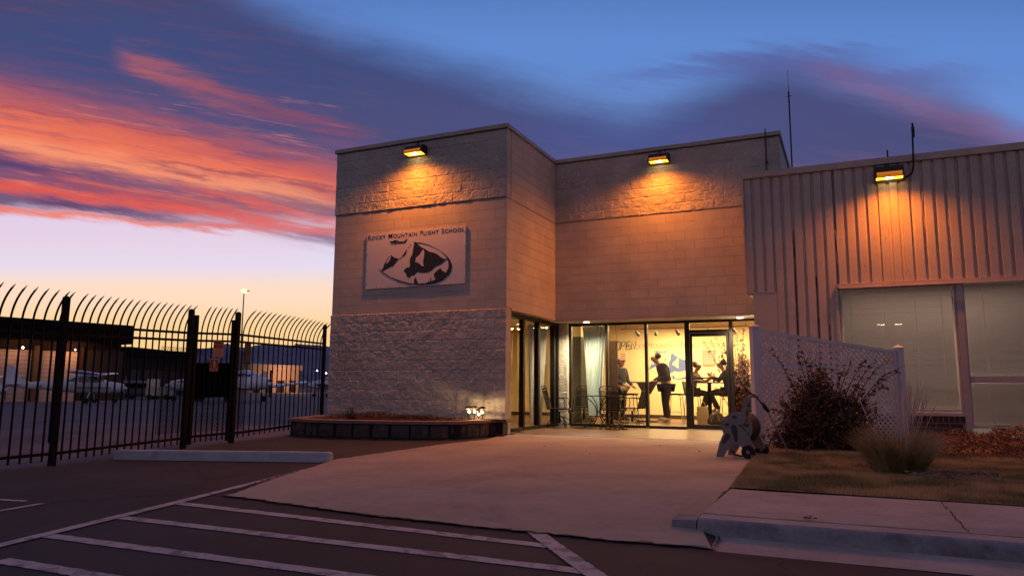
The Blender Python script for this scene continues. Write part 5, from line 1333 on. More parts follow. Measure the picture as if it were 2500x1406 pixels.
# lot lamps behind the viewer, mirrored in the office windows
def lot_lamp(label, px_, py, dist):
    r_ = ray(px_, py); tt = (YS+0.075)/r_[1]; P = CAM+r_*tt; d = np.array([r_[0], -r_[1], r_[2]]); d /= np.linalg.norm(d[:2]); Q = P+d*dist
    t = thing('parking_lot_lamp', label, 'street lamp', (Q[0], Q[1], -0.12)); hh = Q[2]+0.12
    MB().tube([(0, 0, 0), (0, 0, hh)], [0.09, 0.06], 10).build('pole', 'frame', t)
    for s_ in (-1, 1):
        MB().tube([(0, 0, hh-0.15), (s_*0.35, 0, hh)], 0.03, 6).build('arm', 'frame', t)
        MB().box(s_*0.62-0.28, s_*0.62+0.28, -0.14, 0.14, hh, hh+0.10).build('head', 'frame', t, bevel=0.02)
        MB().box(s_*0.62-0.24, s_*0.62+0.24, -0.12, 0.12, hh-0.03, hh-0.002).build('lens', emis('lot_lens', (1.0, 0.8, 0.5), 45), t)
lot_lamp('twin-headed parking lot lamp that shows only as a reflection high in the blinds window', 2172, 792, 52)

# ------------------------------------------------------------------ plants
def leafm(name, a, b, c=None, sc_=14):
    m = newmat(name); p_ = princ(m, 0.6, 0, 0.3); N.nt = m.node_tree
    t = nd(m, 'ShaderNodeTexCoord'); n1 = noise(t.outputs['Object'], sc_, 3, 0.6); n2 = noise(t.outputs['Object'], sc_*3.1, 2, 0.6)
    cc = mixc(smooth(n1, 0.4, 0.6), a, b)
    if c: cc = mixc(smooth(n2, 0.56, 0.66), cc, c)
    link(m, cc, p_.inputs['Base Color']); return m
barkm = mat('twig_bark', (0.05, 0.028, 0.022), 0.9, 0, 0.3, 30)
lf_red = leafm('russet_leaves', (0.085, 0.035, 0.022), (0.14, 0.055, 0.028), (0.06, 0.05, 0.02))
lf_dk = leafm('dusky_green_leaves', (0.035, 0.030, 0.020), (0.055, 0.045, 0.025), (0.11, 0.045, 0.028))
lf_gr = leafm('green_leaves', (0.08, 0.10, 0.03), (0.13, 0.12, 0.04))
lf_gc = leafm('groundcover', (0.17, 0.06, 0.032), (0.27, 0.11, 0.06), (0.07, 0.03, 0.02), 22)
def leaves(mb, pts, sz, flat=0.0):
    n = len(pts); P = np.array(pts, float)
    a = RNG.normal(size=(n, 3)); a[:, 2] *= 0.7; a /= np.linalg.norm(a, axis=1)[:, None]
    b = RNG.normal(size=(n, 3)); b -= a*(a*b).sum(1)[:, None]; b /= np.linalg.norm(b, axis=1)[:, None]
    s_ = sz*RNG.uniform(0.55, 1.35, size=(n, 1)); o = len(mb.v)
    q = np.stack([P-a*s_, P-b*s_*0.45, P+a*s_, P+b*s_*0.45], 1).reshape(-1, 3)
    mb.v += [tuple(x) for x in q]; mb.f += [(o+4*i, o+4*i+1, o+4*i+2, o+4*i+3) for i in range(n)]
def bush(name, label, base, blobs, nleaf, sz, lm, stems=14, cat='shrub', sprays=(), bm_=barkm, wisp=0.25):
    """base point; blobs = (dx,dy,dz,rx,ry,rz); leaves gather round many small twigs"""
    t = thing(name, label, cat, base); tw = MB(); lv = MB(); tips = []
    tot = sum(b[3]*b[4]*b[5] for b in blobs)
    for bx_, by_, bz_, rx, ry, rz_ in blobs:
        k = max(3, int(stems*8*(rx*ry*rz_)/tot))
        for _ in range(k):
            d = RNG.normal(size=3); d /= np.linalg.norm(d); r = random.random()**0.42*(1+random.uniform(-0.15, 0.25)); tips.append(np.array([bx_+d[0]*rx*r, by_+d[1]*ry*r, max(0.03, bz_+d[2]*rz_*r)]))
    tips += [np.array(s_) for s_ in sprays]
    per = nleaf//len(tips); allp = []
    for i, tp in enumerate(tips):
        sp_ = i >= len(tips)-len(sprays); root = np.array([tp[0]*0.25+random.uniform(-.05, .05), tp[1]*0.25+random.uniform(-.05, .05), 0.0]); mid = root*0.45+tp*0.55+RNG.normal(size=3)*0.05; mid[2] = abs(mid[2])
        if sp_: root = np.array([tp[0]*0.45, tp[1]*0.45, tp[2]*0.5]); mid = root*0.5+tp*0.5; mid[2] += 0.16*abs(tp[0])**0.5+0.03
        pts = [root*(1-s_)**2+mid*2*s_*(1-s_)+tp*s_*s_ for s_ in np.linspace(0, 1, 6)]
        if i % 4 == 0 or i >= len(tips)-len(sprays): tw.tube(pts, [0.008, 0.007, 0.006, 0.005, 0.004, 0.002], 4)
        else: tw.tube(pts[3:], [0.004, 0.003, 0.002], 4)
        for _ in range(per):
            s_ = random.uniform(0.55, 1.02) if i < len(tips)-len(sprays) else random.uniform(0.25, 1.05)
            k = min(4, int(s_*5)); w_ = s_*5-k; c = pts[k]*(1-w_)+pts[k+1]*w_ if k < 5 else tp
            allp.append(c+RNG.normal(size=3)*(0.045 if i < len(tips)-len(sprays) else 0.022))
    allp = [p for p in allp if p[2] > 0.0]
    leaves(lv, allp, sz); lv.build('foliage', lm, t); tw.build('branches', bm_, t); return t
def g0(px_, py, z=0.0):
    r_ = ray(px_, py); return Vector(CAM+r_*((z-H)/r_[2]))
def loc_at(base, px_, py, D): P = at(px_, py, D); return (P.x-base.x, P.y-base.y, P.z-base.z)
# shrub in front of the lattice
bs = g0(2010, 1105); bs.z = 0
Dm = bs.x*_f[0]+bs.y*_f[1]
spr = [loc_at(bs, *q) for q in ((1945, 862, Dm), (1958, 855, Dm), (1975, 880, Dm), (2080, 885, Dm), (2110, 884, Dm-0.2), (2140, 880, Dm), (2170, 878, Dm), (2195, 908, Dm), (2160, 945, Dm), (2100, 940, Dm-0.2), (1880, 1000, Dm-0.2), (1885, 860, Dm+0.3), (2130, 1000, Dm-0.2), (2110, 960, Dm), (2190, 900, Dm), (2060, 900, Dm), (1905, 985, Dm))]
bush('lattice_shrub', 'broad dusky shrub with russet upper sprays growing against the white lattice', bs, [(0.0, 0, 0.42, 0.62, 0.35, 0.42), (-0.1, 0, 0.85, 0.42, 0.3, 0.35), (0.35, 0.1, 0.55, 0.4, 0.3, 0.45), (-0.55, -0.05, 0.22, 0.35, 0.25, 0.22), (0.05, 0.1, 1.15, 0.25, 0.2, 0.16)], 17000, 0.029, leafm('mixed_russet', (0.06, 0.038, 0.026), (0.12, 0.05, 0.032), (0.2, 0.085, 0.05)), 60, sprays=spr)
# climbing bush by the entrance, left of the post
bs2 = g0(1812, 1052); bs2.z = 0; D2 = bs2.x*_f[0]+bs2.y*_f[1]
spr = [loc_at(bs2, *q) for q in ((1722, 838, D2), (1735, 830, D2), (1750, 828, D2), (1765, 836, D2), (1790, 806, D2), (1800, 815, D2), (1815, 800, D2), (1780, 870, D2), (1770, 885, D2), (1788, 850, D2), (1745, 945, D2), (1762, 865, D2), (1812, 830, D2), (1800, 990, D2), (1785, 915, D2))]
bush('entrance_rose_bush', 'tall russet rose bush with arching sprays before the right end of the glass', bs2, [(0.02, 0, 1.22, 0.20, 0.18, 0.42), (0.0, 0, 0.92, 0.27, 0.2, 0.38), (0.02, 0, 0.62, 0.2, 0.2, 0.35), (0.08, 0, 1.55, 0.12, 0.12, 0.22)], 12000, 0.030, leafm('rose_leaves', (0.10, 0.030, 0.018), (0.15, 0.045, 0.022), (0.06, 0.03, 0.015)), 40, sprays=spr)
bs3 = g0(2232, 1060); bs3.z = 0; D3 = bs3.x*_f[0]+bs3.y*_f[1]
spr = [loc_at(bs3, *q) for q in ((2290, 985, D3), (2275, 978, D3), (2250, 975, D3), (2212, 948, D3), (2225, 955, D3), (2265, 990, D3))]
bush('window_shrub', 'small russet shrub with thin arching twigs in front of the large window sill', bs3, [(-0.05, 0.1, 0.5, 0.25, 0.2, 0.3), (0.05, 0.1, 0.35, 0.35, 0.2, 0.22)], 3200, 0.018, lf_red, 12, sprays=spr)
bs4 = g0(2450, 1085); bs4.z = 0; D4 = bs4.x*_f[0]+bs4.y*_f[1]
spr = [loc_at(bs4, *q) for q in ((2452, 988, D4), (2440, 998, D4), (2465, 995, D4), (2480, 1008, D4), (2430, 1005, D4), (2455, 1015, D4), (2470, 1020, D4))]
bush('green_sapling', 'small green leafed plant poking up in front of the far right window', bs4, [(0, 0, 0.3, 0.12, 0.1, 0.2)], 650, 0.026, lf_gr, 5, sprays=spr, cat='plant')
# spreading russet ground cover on the right
gc = MB(); pts = []
x0_, x1_ = 0.65, 6.5
for _ in range(38000):
    x = random.uniform(x0_, x1_); y = random.uniform(11.4, 14.3); e = min(1, (x-x0_)/0.8)*min(1, (y-11.4)/0.7)*min(1, (14.45-y)/0.4)
    h_ = (0.25+0.08*math.sin(x*2.3+y)+0.06*math.sin(x*5.1-y*3.0)+0.04*math.sin(x*13.1-y*9.0))*math.sqrt(max(e, 0.02)); pts.append((x, y, 0.02+h_*random.random()**0.35))
leaves(gc, pts, 0.020); tag(gc.build('ground_cover', lf_gc), 'mass of russet ground cover spreading below the right windows', 'ground cover', kind='stuff')
# plants in the stone planter
pts = []
for _ in range(5200):
    x = random.uniform(-9.6, -6.5); y = YF-random.uniform(0.05, 0.9); k = 0.5+0.5*math.sin(x*2.1+1.0)+0.35*math.sin(x*6.3); h_ = 0.04+0.07*max(0, k); 
    if x > -6.9: h_ *= 0.4
    pts.append((x, y, 0.27+h_*random.random()))
m_ = MB(); leaves(m_, pts, 0.016); tag(m_.build('planter_foliage', lf_red), 'low straggly russet plants filling the stone planter', 'plants', kind='stuff')
bp = at(858, 1015, 13.8); bp.z = 0.27
bush('planter_plant', 'taller dark spiky plant standing in the left half of the planter', bp, [(0, 0, 0.08, 0.12, 0.08, 0.09)], 420, 0.016, lf_dk, 6, sprays=[(0.02, 0, 0.27), (-0.04, 0, 0.2), (0.06, 0, 0.17)], cat='plant')
# dry brush piled at the planter end
leafpile('fallen_leaves', 'dry leaves heaped against the right end of the stone planter', Vector((-6.0, 12.2, 0.02)), 200, 0.22, 0.1, dryleaf)

# ornamental grass clump with pale plumes
gb = g0(2192, 1160); gb.z = 0
og = thing('ornamental_grass', 'bushy clump of ornamental grass with pale upright plumes in front of the lattice end', 'grass clump', gb)
gm = leafm('grass_blade_green', (0.22, 0.18, 0.08), (0.36, 0.26, 0.13), (0.46, 0.29, 0.17), 9)
mb = MB()
for _ in range(2800):
    a = random.uniform(0, 2*PI); r0 = random.random()**0.5*0.26; L_ = random.uniform(0.25, 0.66); sp = random.random()**0.8*0.75; w = 0.0036
    bx_, by_ = r0*math.cos(a), r0*math.sin(a); prev = None; tdir = a+random.uniform(-.4, .4)
    for i in range(5):
        s_ = i/4; rr_ = sp*L_*s_**1.5; z = L_*s_*(1-0.35*sp*s_*s_*1.4); p = (bx_+rr_*math.cos(tdir), by_+rr_*math.sin(tdir), z); ww = w*(1-s_*0.8)
        o_ = len(mb.v); mb.v += [(p[0]-ww*math.sin(tdir+1.2), p[1]+ww*math.cos(tdir+1.2), p[2]), (p[0]+ww*math.sin(tdir+1.2), p[1]-ww*math.cos(tdir+1.2), p[2])]
        if prev is not None: mb.f.append((prev, o_, o_+1, prev+1))
        prev = o_
mb.build('blades', gm, og)
mb = MB(); plume = mat('plume', (0.5, 0.35, 0.31), 0.9, 0, 0.3, 30)
for _ in range(34):
    a = random.uniform(0, 2*PI); r = random.uniform(0.02, 0.32)*1.1; L_ = random.uniform(0.75, 1.05); bx_, by_ = 0.08*math.cos(a), 0.08*math.sin(a)
    tip = Vector((bx_+r*math.cos(a), by_+r*math.sin(a), L_)); pts = [Vector((bx_, by_, 0)).lerp(tip, s_)+Vector((0, 0, 0.06*s_*(1-s_))) for s_ in (0, .3, .6, .72, .8, .9, 1)]
    mb.tube(pts, [0.0022, 0.0022, 0.0022, 0.003, 0.006, 0.005, 0.001], 4)
mb.build('plumes', plume, og)

# lawn: short dry blades, nearest ground densest
def blades(name, n, xr_, yr_, hmin, hmax, m, label, keep=lambda x, y: True, w=0.0022):
    x = RNG.uniform(*xr_, size=n*2); y = RNG.uniform(*yr_, size=n*2)
    ok = np.array([keep(a, b) for a, b in zip(x, y)]); x = x[ok][:n]; y = y[ok][:n]; n = len(x)
    h_ = RNG.uniform(hmin, hmax, n)*(0.7+0.6*np.abs(np.sin(x*3.1+np.sin(y*2.7)*1.5))*np.abs(np.cos(y*2.3+x)))
    a = RNG.uniform(0, 2*PI, n); l1 = RNG.uniform(0.0, 0.9, n)*h_; b = RNG.uniform(0, 2*PI, n)
    ww = w*RNG.uniform(0.7, 1.5, n)
    v0 = np.stack([x-ww*np.cos(a), y-ww*np.sin(a), np.full(n, 0.028)], 1); v1 = np.stack([x+ww*np.cos(a), y+ww*np.sin(a), np.full(n, 0.028)], 1)
    v2 = np.stack([x+l1*np.cos(b), y+l1*np.sin(b), 0.03+h_], 1)
    V = np.stack([v0, v1, v2], 1).reshape(-1, 3).astype(np.float32)
    me = bpy.data.meshes.new(name); me.vertices.add(3*n); me.vertices.foreach_set('co', V.ravel()); me.loops.add(3*n); me.loops.foreach_set('vertex_index', np.arange(3*n, dtype=np.int32))
    me.polygons.add(n); me.polygons.foreach_set('loop_start', np.arange(0, 3*n, 3, dtype=np.int32)); me.polygons.foreach_set('loop_total', np.full(n, 3, dtype=np.int32)); me.update(calc_edges=True)
    me.materials.append(m); o = bpy.data.objects.new(name, me); C.objects.link(o); return tag(o, label, 'grass', kind='stuff')
gl = newmat('lawn_blades'); p_ = princ(gl, 0.8, 0, 0.15); N.nt = gl.node_tree; t_ = nd(gl, 'ShaderNodeTexCoord')
n1 = noise(t_.outputs['Object'], 1.1, 5, 0.65); n2 = noise(t_.outputs['Object'], 60, 2, 0.5)
cc = mixc(smooth(n1, 0.42, 0.58), (0.20, 0.16, 0.07), (0.55, 0.34, 0.17)); cc = mixc(smooth(n2, 0.6, 0.75)*0.6, cc, (0.40, 0.28, 0.16)); link(gl, cc, p_.inputs['Base Color'])
blades('grass', 150000, (-1.25, 4.2), (7.0, 12.2), 0.018, 0.05, gl, 'short half-dry lawn between the pavement and the shrubs', keep=lambda x, y: x > interp(lx, y)+0.01 and x < 0.42*(y-7)+2.6)
tw_ = MB(); pts = []
# scattered straw at the lawn edge and below the plants
for _ in range(320):
    x = random.uniform(0.5, 1.3); y = random.uniform(8.5, 9.3); a = random.uniform(0, 6.3); l_ = random.uniform(0.03, 0.09); z = random.uniform(0.04, 0.08)
    tw_.add([(x, y, z), (x+l_*math.cos(a), y+l_*math.sin(a), z+random.uniform(-.02, .02)), (x+l_*math.cos(a)+0.003, y+l_*math.sin(a)+0.003, z)], [(0, 1, 2)])
tag(tw_.build('straw', mat('straw', (0.30, 0.22, 0.19), 0.9, 0, 0.3, 20)), 'pale straw strewn beside the ornamental grass clump', 'straw', kind='stuff')
# weeds along the fence foot
wm = leafm('dry_weeds', (0.16, 0.12, 0.10), (0.10, 0.08, 0.06))
mb = MB()
for _ in range(700):
    t = random.random(); p = F0.lerp(F2, t); x, y = p.x+random.uniform(-0.12, 0.10), p.y+random.uniform(-0.1, 0.1); z = ga(x, y); h_ = random.uniform(0.02, 0.07); a = random.uniform(0, 6.3)
    mb.add([(x-0.003, y, z), (x+0.003, y, z), (x+h_*0.6*math.cos(a), y+h_*0.6*math.sin(a), z+h_)], [(0, 1, 2)])
tag(mb.build('dry_weeds', wm), 'sparse dry weeds along the foot of the picket fence', 'weeds', kind='stuff')

# ------------------------------------------------------------------ inside the flight school
blue = mat('mural_blue', (0.10, 0.14, 0.36), 0.6, 0, 0.08, 6); brn = mat('mural_letters', (0.34, 0.21, 0.11), 0.6, 0, 0.05, 6)
mural = bpart('wall_mural', 'cream', (-6.9, -1.9, YI-0.004, YI-0.001, 0.9, 2.5))
k_ = 0.835; ox = -5.50; oz = 1.16
def mfn(a, b, d):
    X, Z = sign_uv(a, b); return (ox+(X-sign_uv(428, 900)[0])*k_, YI-0.0045-d, oz+(Z-sign_uv(1200, 1219)[1])*k_)
emblem(mural, mfn, blue, M_['cream'])
fit_text(TS, -6.125, -3.17, 2.07, 2.25, YI-0.0045, brn, mural, name='lettering')
# picture frame, poster
t = thing('framed_picture', 'grey framed certificate hanging on the cream wall seen through the door', 'picture', (0, 0, 0))
MB().box(-3.86, -3.50, YI-0.03, YI-0.006, 1.55, 2.0).build('frame', mat('picture_frame', (0.30, 0.22, 0.12), 0.6), t, bevel=0.004); MB().box(-3.83, -3.53, YI-0.034, YI-0.031, 1.58, 1.97).build('print', mat('grey_print', (0.28, 0.27, 0.22), 0.7, 0, 0.15, 12), t)
t = thing('wall_poster', 'small white notice with pink print on the wall behind the man in the cap', 'poster', (0, 0, 0))
MB().box(-6.38, -6.10, YI-0.01, YI-0.006, 1.62, 1.97).build('sheet', mat('paper', (0.8, 0.68, 0.5), 0.7), t)
mb = MB()
for i in range(5): mb.box(-6.33, -6.16+0.01*(i % 2), YI-0.0115, YI-0.0105, 1.90-0.055*i, 1.93-0.055*i)
mb.build('print', mat('pink_print', (0.6, 0.2, 0.12), 0.7), t)
# track light
t = thing('track_light', 'ceiling track with small spotlight heads above the mural lettering', 'light', (0, 0, 0)); ty, tz = 19.6, 2.50
MB().box(-5.75, -2.2, ty-0.015, ty+0.015, tz, tz+0.03).build('track', mat('track_grey', (0.3, 0.2, 0.12), 0.5), t)
for x in (-5.6, -2.4): MB().cyl((x, ty, tz+0.03), (x, ty, 2.78), 0.006, 6).build('hanger', 'black', t)
for x, dx_, on in ((-5.3, 0.08, 1), (-4.75, 0.0, 1), (-4.2, 0.08, 1), (-3.35, 0.05, 0), (-2.7, 0.05, 0)):
    MB().cyl((x, ty, tz), (x, ty, tz-0.05), 0.01, 6).tube([(x-0.3*dx_, ty+0.02, tz-0.05), (x+dx_, ty-0.03, tz-0.17)], [0.028, 0.05], 12).build('spot_head', mat('spot_brown', (0.16, 0.10, 0.06), 0.5), t)
t = thing('ceiling_fixture', 'dark oval fixture on the ceiling behind the second glass pane', 'light fixture', (-4.0, 18.6, 2.775)); MB().lathe([(0.14, 0), (0.12, -0.05), (0.02, -0.06)], n=20).build('shade', mat('shade_brown', (0.12, 0.07, 0.04), 0.6), t)
# OPEN sign hanging in the glass
t = thing('open_sign', 'unlit OPEN tube lettering hanging on two cords behind the glass', 'sign', (0, 0, 0)); zb_, zt_ = 1.785, 1.965
def seg(pts, close=False): return [(x, 0, z) for x, z in pts], close
O0, Wd, sh = -4.935, 0.125, 0.25
letters = {0: [([(0, .1), (0, .9), (.15, 1), (.85, 1), (1, .9), (1, .1), (.85, 0), (.15, 0)], True)], 1: [([(0, 0), (0, 1), (.9, 1), (1, .8), (.9, .5), (0, .5)], False)], 2: [([(1, 0), (0, 0), (0, 1), (1, 1)], False), ([(0, .5), (.9, .5)], False)], 3: [([(0, 0), (0, 1), (1, 0), (1, 1)], False)]}
for i, ss in letters.items():
    mb = MB()
    for pts, cl in ss: mb.tube([(O0+i*0.122+p[0]*0.092+p[1]*sh*0.12, 16.4+0.0, zb_+p[1]*(zt_-zb_)) for p in pts], 0.011, 6, cl)
    mb.build('letter', 'ink', t)
for x, xt in ((-4.90, -4.95), (-4.47, -4.42)): MB().tube([(x, 16.4, zt_), (xt, 16.42, 2.4)], 0.003, 4).build('cord', 'black', t)
# curtains
cur = mat('pale_blue_curtain', (0.70, 0.80, 0.87), 0.9, 0, 0.06, 3)
def curtain(name, label, base, top, z0_, z1_, pinch, m, axis='x', n=60, folds=6.5, amp=0.035):
    t = thing(name, label, 'curtain', (0, 0, 0)); mb = MB(); rows = 12
    for j in range(rows+1):
        v_ = j/rows; z = z1_+(z0_-z1_)*v_; a = top[0]+(base[0]-top[0])*v_**0.9; b = top[1]+(base[1]-top[1])*v_**0.9
        for i in range(n+1):
            u_ = i/n; w_ = amp*math.sin(u_*folds*2*PI)+0.4*amp*math.sin(u_*folds*4.3*PI+v_*2)
            if axis == 'x': mb.v.append((a+(b-a)*u_, top[2]+w_, z))
            else: mb.v.append((top[2]+w_, a+(b-a)*u_, z))
    for j in range(rows):
        for i in range(n): q = j*(n+1)+i; mb.f.append((q, q+1, q+n+2, q+n+1))
    mb.build('drape', m, t, smooth=True); return t
curtain('blue_curtain', 'pale blue curtain narrowing towards the floor behind the leftmost front pane', (-5.66, -5.36), (-5.80, -5.22, 16.55), 0.25, 2.36, 0, cur)
curtain('side_curtain', 'pale grey curtain behind the side pane next to the column', (14.9, 15.5), (14.75, 15.85, -6.45), 0.1, 2.3, 0, mat('grey_curtain', (0.6, 0.6, 0.62), 0.9, 0, 0.06, 3), 'y')
curtain('brown_drape', 'brown drape hanging beside the man in the cap', (-5.83, -5.58), (-5.95, -5.6, 18.8), 0.05, 2.15, 0, mat('brown_drape', (0.16, 0.09, 0.05), 0.9, 0, 0.15, 6), folds=4)
# high tables
def high_table(label, x, y, w, flare):
    t = thing('high_table', label, 'table', (x, y, 0.016), 0, 'high tables inside')
    MB().box(-w/2, w/2, -0.3, 0.3, 1.02, 1.05).build('tabletop', mat('dark_tabletop', (0.05, 0.028, 0.02), 0.4), t, bevel=0.006)
    MB().box(-0.045, 0.045, -0.045, 0.045, 0.03, 1.019).build('pedestal', 'black', t); MB().box(-0.24, 0.24, -0.22, 0.22, 0, 0.029).build('foot_plate', 'black', t)
    if flare: MB().prism([(-0.28, 1.018), (-0.1, 0.72), (0.1, 0.72), (0.28, 1.018)], lambda a, b, q: (a, -0.05-q, b), 0.004).build('bracket', mat('bracket', (0.2, 0.14, 0.09), 0.6), t)
    return t
high_table('high table with an angled bracket between the two standing men', -4.94, 19.3, 0.74, True)
high_table('high table between the two seated people by the door', -3.32, 19.35, 0.74, False)
def stool(label, x, y, back):
    t = thing('bar_stool', label, 'stool', (x, y, 0.016), 0, 'bar stools at the high tables')
    MB().box(-0.2, 0.2, -0.19, 0.19, 0.70, 0.75).build('seat', 'black', t, bevel=0.015)
    for sx_ in (-1, 1):
        for sy in (-1, 1): MB().tube([(sx_*0.15, sy*0.15, 0.70), (sx_*0.21, sy*0.21, 0)], 0.011, 6).build('leg', 'chrome', t)
    MB().tube([(0.19, 0.19, 0.25), (-0.19, 0.19, 0.25), (-0.19, -0.19, 0.25), (0.19, -0.19, 0.25)], 0.008, 6, True).build('foot_ring', 'chrome', t)
    if back: MB().prism([(-0.19, 0.75), (-0.25, 1.06), (-0.22, 1.06), (-0.15, 0.75)], lambda a, b, q: (a*back, -0.17+q, b), 0.34).build('backrest', 'black', t, bevel=0.006)
    return t
stool('bar stool carrying the woman in the striped top', -3.74, 19.3, 1)
stool('bar stool under the seated man with a phone', -2.86, 19.35, -1)
stool('empty bar stool with crossed back just behind the man standing hunched', -4.28, 19.7, 1)
stool('empty bar stool beside the left wall of the room, right of the drape', -5.25, 18.6, 0)
t = thing('tote_bag', 'tall cream tote bag on the floor below the door table', 'bag', (-3.36, 18.5, 0.016)); mb = MB()
loft(mb, [(0.0, 0, 0, 0.26, 0.20), (0.22, 0, 0, 0.30, 0.20), (0.44, 0, 0, 0.27, 0.16)], 14, 3)
mb.build('bag_body', mat('cream_cloth', (0.55, 0.40, 0.22), 0.9, 0, 0.15, 12), t, xf=Matrix.Rotation(-PI/2, 4, 'Y') @ Matrix.Rotation(PI/2, 4, 'X') if False else Matrix(((0, 1, 0, 0), (0, 0, 1, 0), (1, 0, 0, 0), (0, 0, 0, 1))))
MB().tube([(-0.07, 0, 0.43), (-0.06, 0, 0.53), (0.0, 0, 0.56), (0.06, 0, 0.53), (0.07, 0, 0.43)], 0.006, 5).build('strap', 'cream', t)
t = thing('backpack', 'dark slumped backpack on the floor behind the door glass', 'bag', (-3.0, 18.3, 0.016)); mb = MB()
loft(mb, [(-0.2, 0, 0.10, 0.16, 0.12), (-0.12, 0, 0.14, 0.26, 0.26), (0.02, 0, 0.18, 0.3, 0.34), (0.14, 0, 0.14, 0.26, 0.27), (0.22, 0, 0.08, 0.14, 0.12)], 14, 2.2); mb.build('bag_body', mat('dark_canvas', (0.045, 0.032, 0.026), 0.9, 0, 0.3, 14), t, smooth=True)
MB().tube([(-0.1, -0.13, 0.1), (-0.05, -0.17, 0.26), (0.05, -0.15, 0.3), (0.1, -0.13, 0.12)], 0.012, 6).build('strap', mat('strap', (0.22, 0.15, 0.1), 0.8), t)
t = thing('drink_bottle', 'pink capped bottle on the table in front of the seated man', 'bottle', (-3.19, 19.3, 1.066)); MB().lathe([(0.035, 0), (0.037, 0.14), (0.02, 0.18)], n=12).build('bottle_body', mat('pink_bottle', (0.7, 0.22, 0.25), 0.4), t); MB().lathe([(0.02, 0.18), (0.02, 0.22), (0.0, 0.222)], n=10).build('cap', 'ink', t)

# ------------------------------------------------------------------ people
def skin_mesh(name, V, E_, m, parent=None, root=0, sub=2):
    """V: list of (x,y,z,r) ; one continuous skinned surface"""
    me = bpy.data.meshes.new(name); me.from_pydata([v_[:3] for v_ in V], E_, []); me.update()
    o = bpy.data.objects.new('tmp', me); C.objects.link(o)
    md = o.modifiers.new('s', 'SKIN'); md.use_smooth_shade = True
    if not me.skin_vertices:
        bm = bmesh.new(); bm.from_mesh(me); bm.verts.layers.skin.verify(); bm.to_mesh(me); bm.free()
    for i, v_ in enumerate(V):
        r = v_[3]; r = r if isinstance(r, tuple) else (r, r)
        me.skin_vertices[0].data[i].radius = r; me.skin_vertices[0].data[i].use_root = (i == root)
    ss = o.modifiers.new('u', 'SUBSURF'); ss.levels = sub; ss.render_levels = sub
    dg = bpy.context.evaluated_depsgraph_get(); dg.update(); out = bpy.data.meshes.new_from_object(o.evaluated_get(dg))
    bpy.data.objects.remove(o); out.name = name; out.materials.clear(); out.materials.append(M_[m] if isinstance(m, str) else m)
    for p in out.polygons: p.use_smooth = True
    q = bpy.data.objects.new(name, out); C.objects.link(q)
    if parent is not None: q.parent = parent
    return q
def hand(V, E_, w, d, palmn, curl=0.5, root_i=None):
    """adds a palm, five unequal fingers after wrist index"""
    w = Vector(w); d = Vector(d).normalized(); palmn = Vector(palmn); palmn = (palmn-d*palmn.dot(d)).normalized(); s_ = d.cross(palmn)
    pi = len(V); pm = w+d*0.045; V.append((*pm, (0.022, 0.016))); E_.append((root_i, pi))
    for k, (off, L_) in enumerate(((-0.027, 0.062), (-0.009, 0.075), (0.009, 0.07), (0.026, 0.055))):
        a = pm+d*0.04+s_*off; b = a+d*L_*0.5+palmn*L_*0.25*curl; c = b+d*L_*0.35*(1-curl*0.6)+palmn*L_*0.45*curl
        for j, (p, r) in enumerate(((a, 0.0095), (b, 0.0085), (c, 0.007))):
            V.append((*p, r)); E_.append((pi if j == 0 else len(V)-2, len(V)-1))
    a = pm-d*0.01-s_*0.032+palmn*0.01; b = a+d*0.03-s_*0.012+palmn*0.018; V.append((*a, 0.011)); E_.append((pi, len(V)-1)); V.append((*b, 0.009)); E_.append((len(V)-2, len(V)-1))
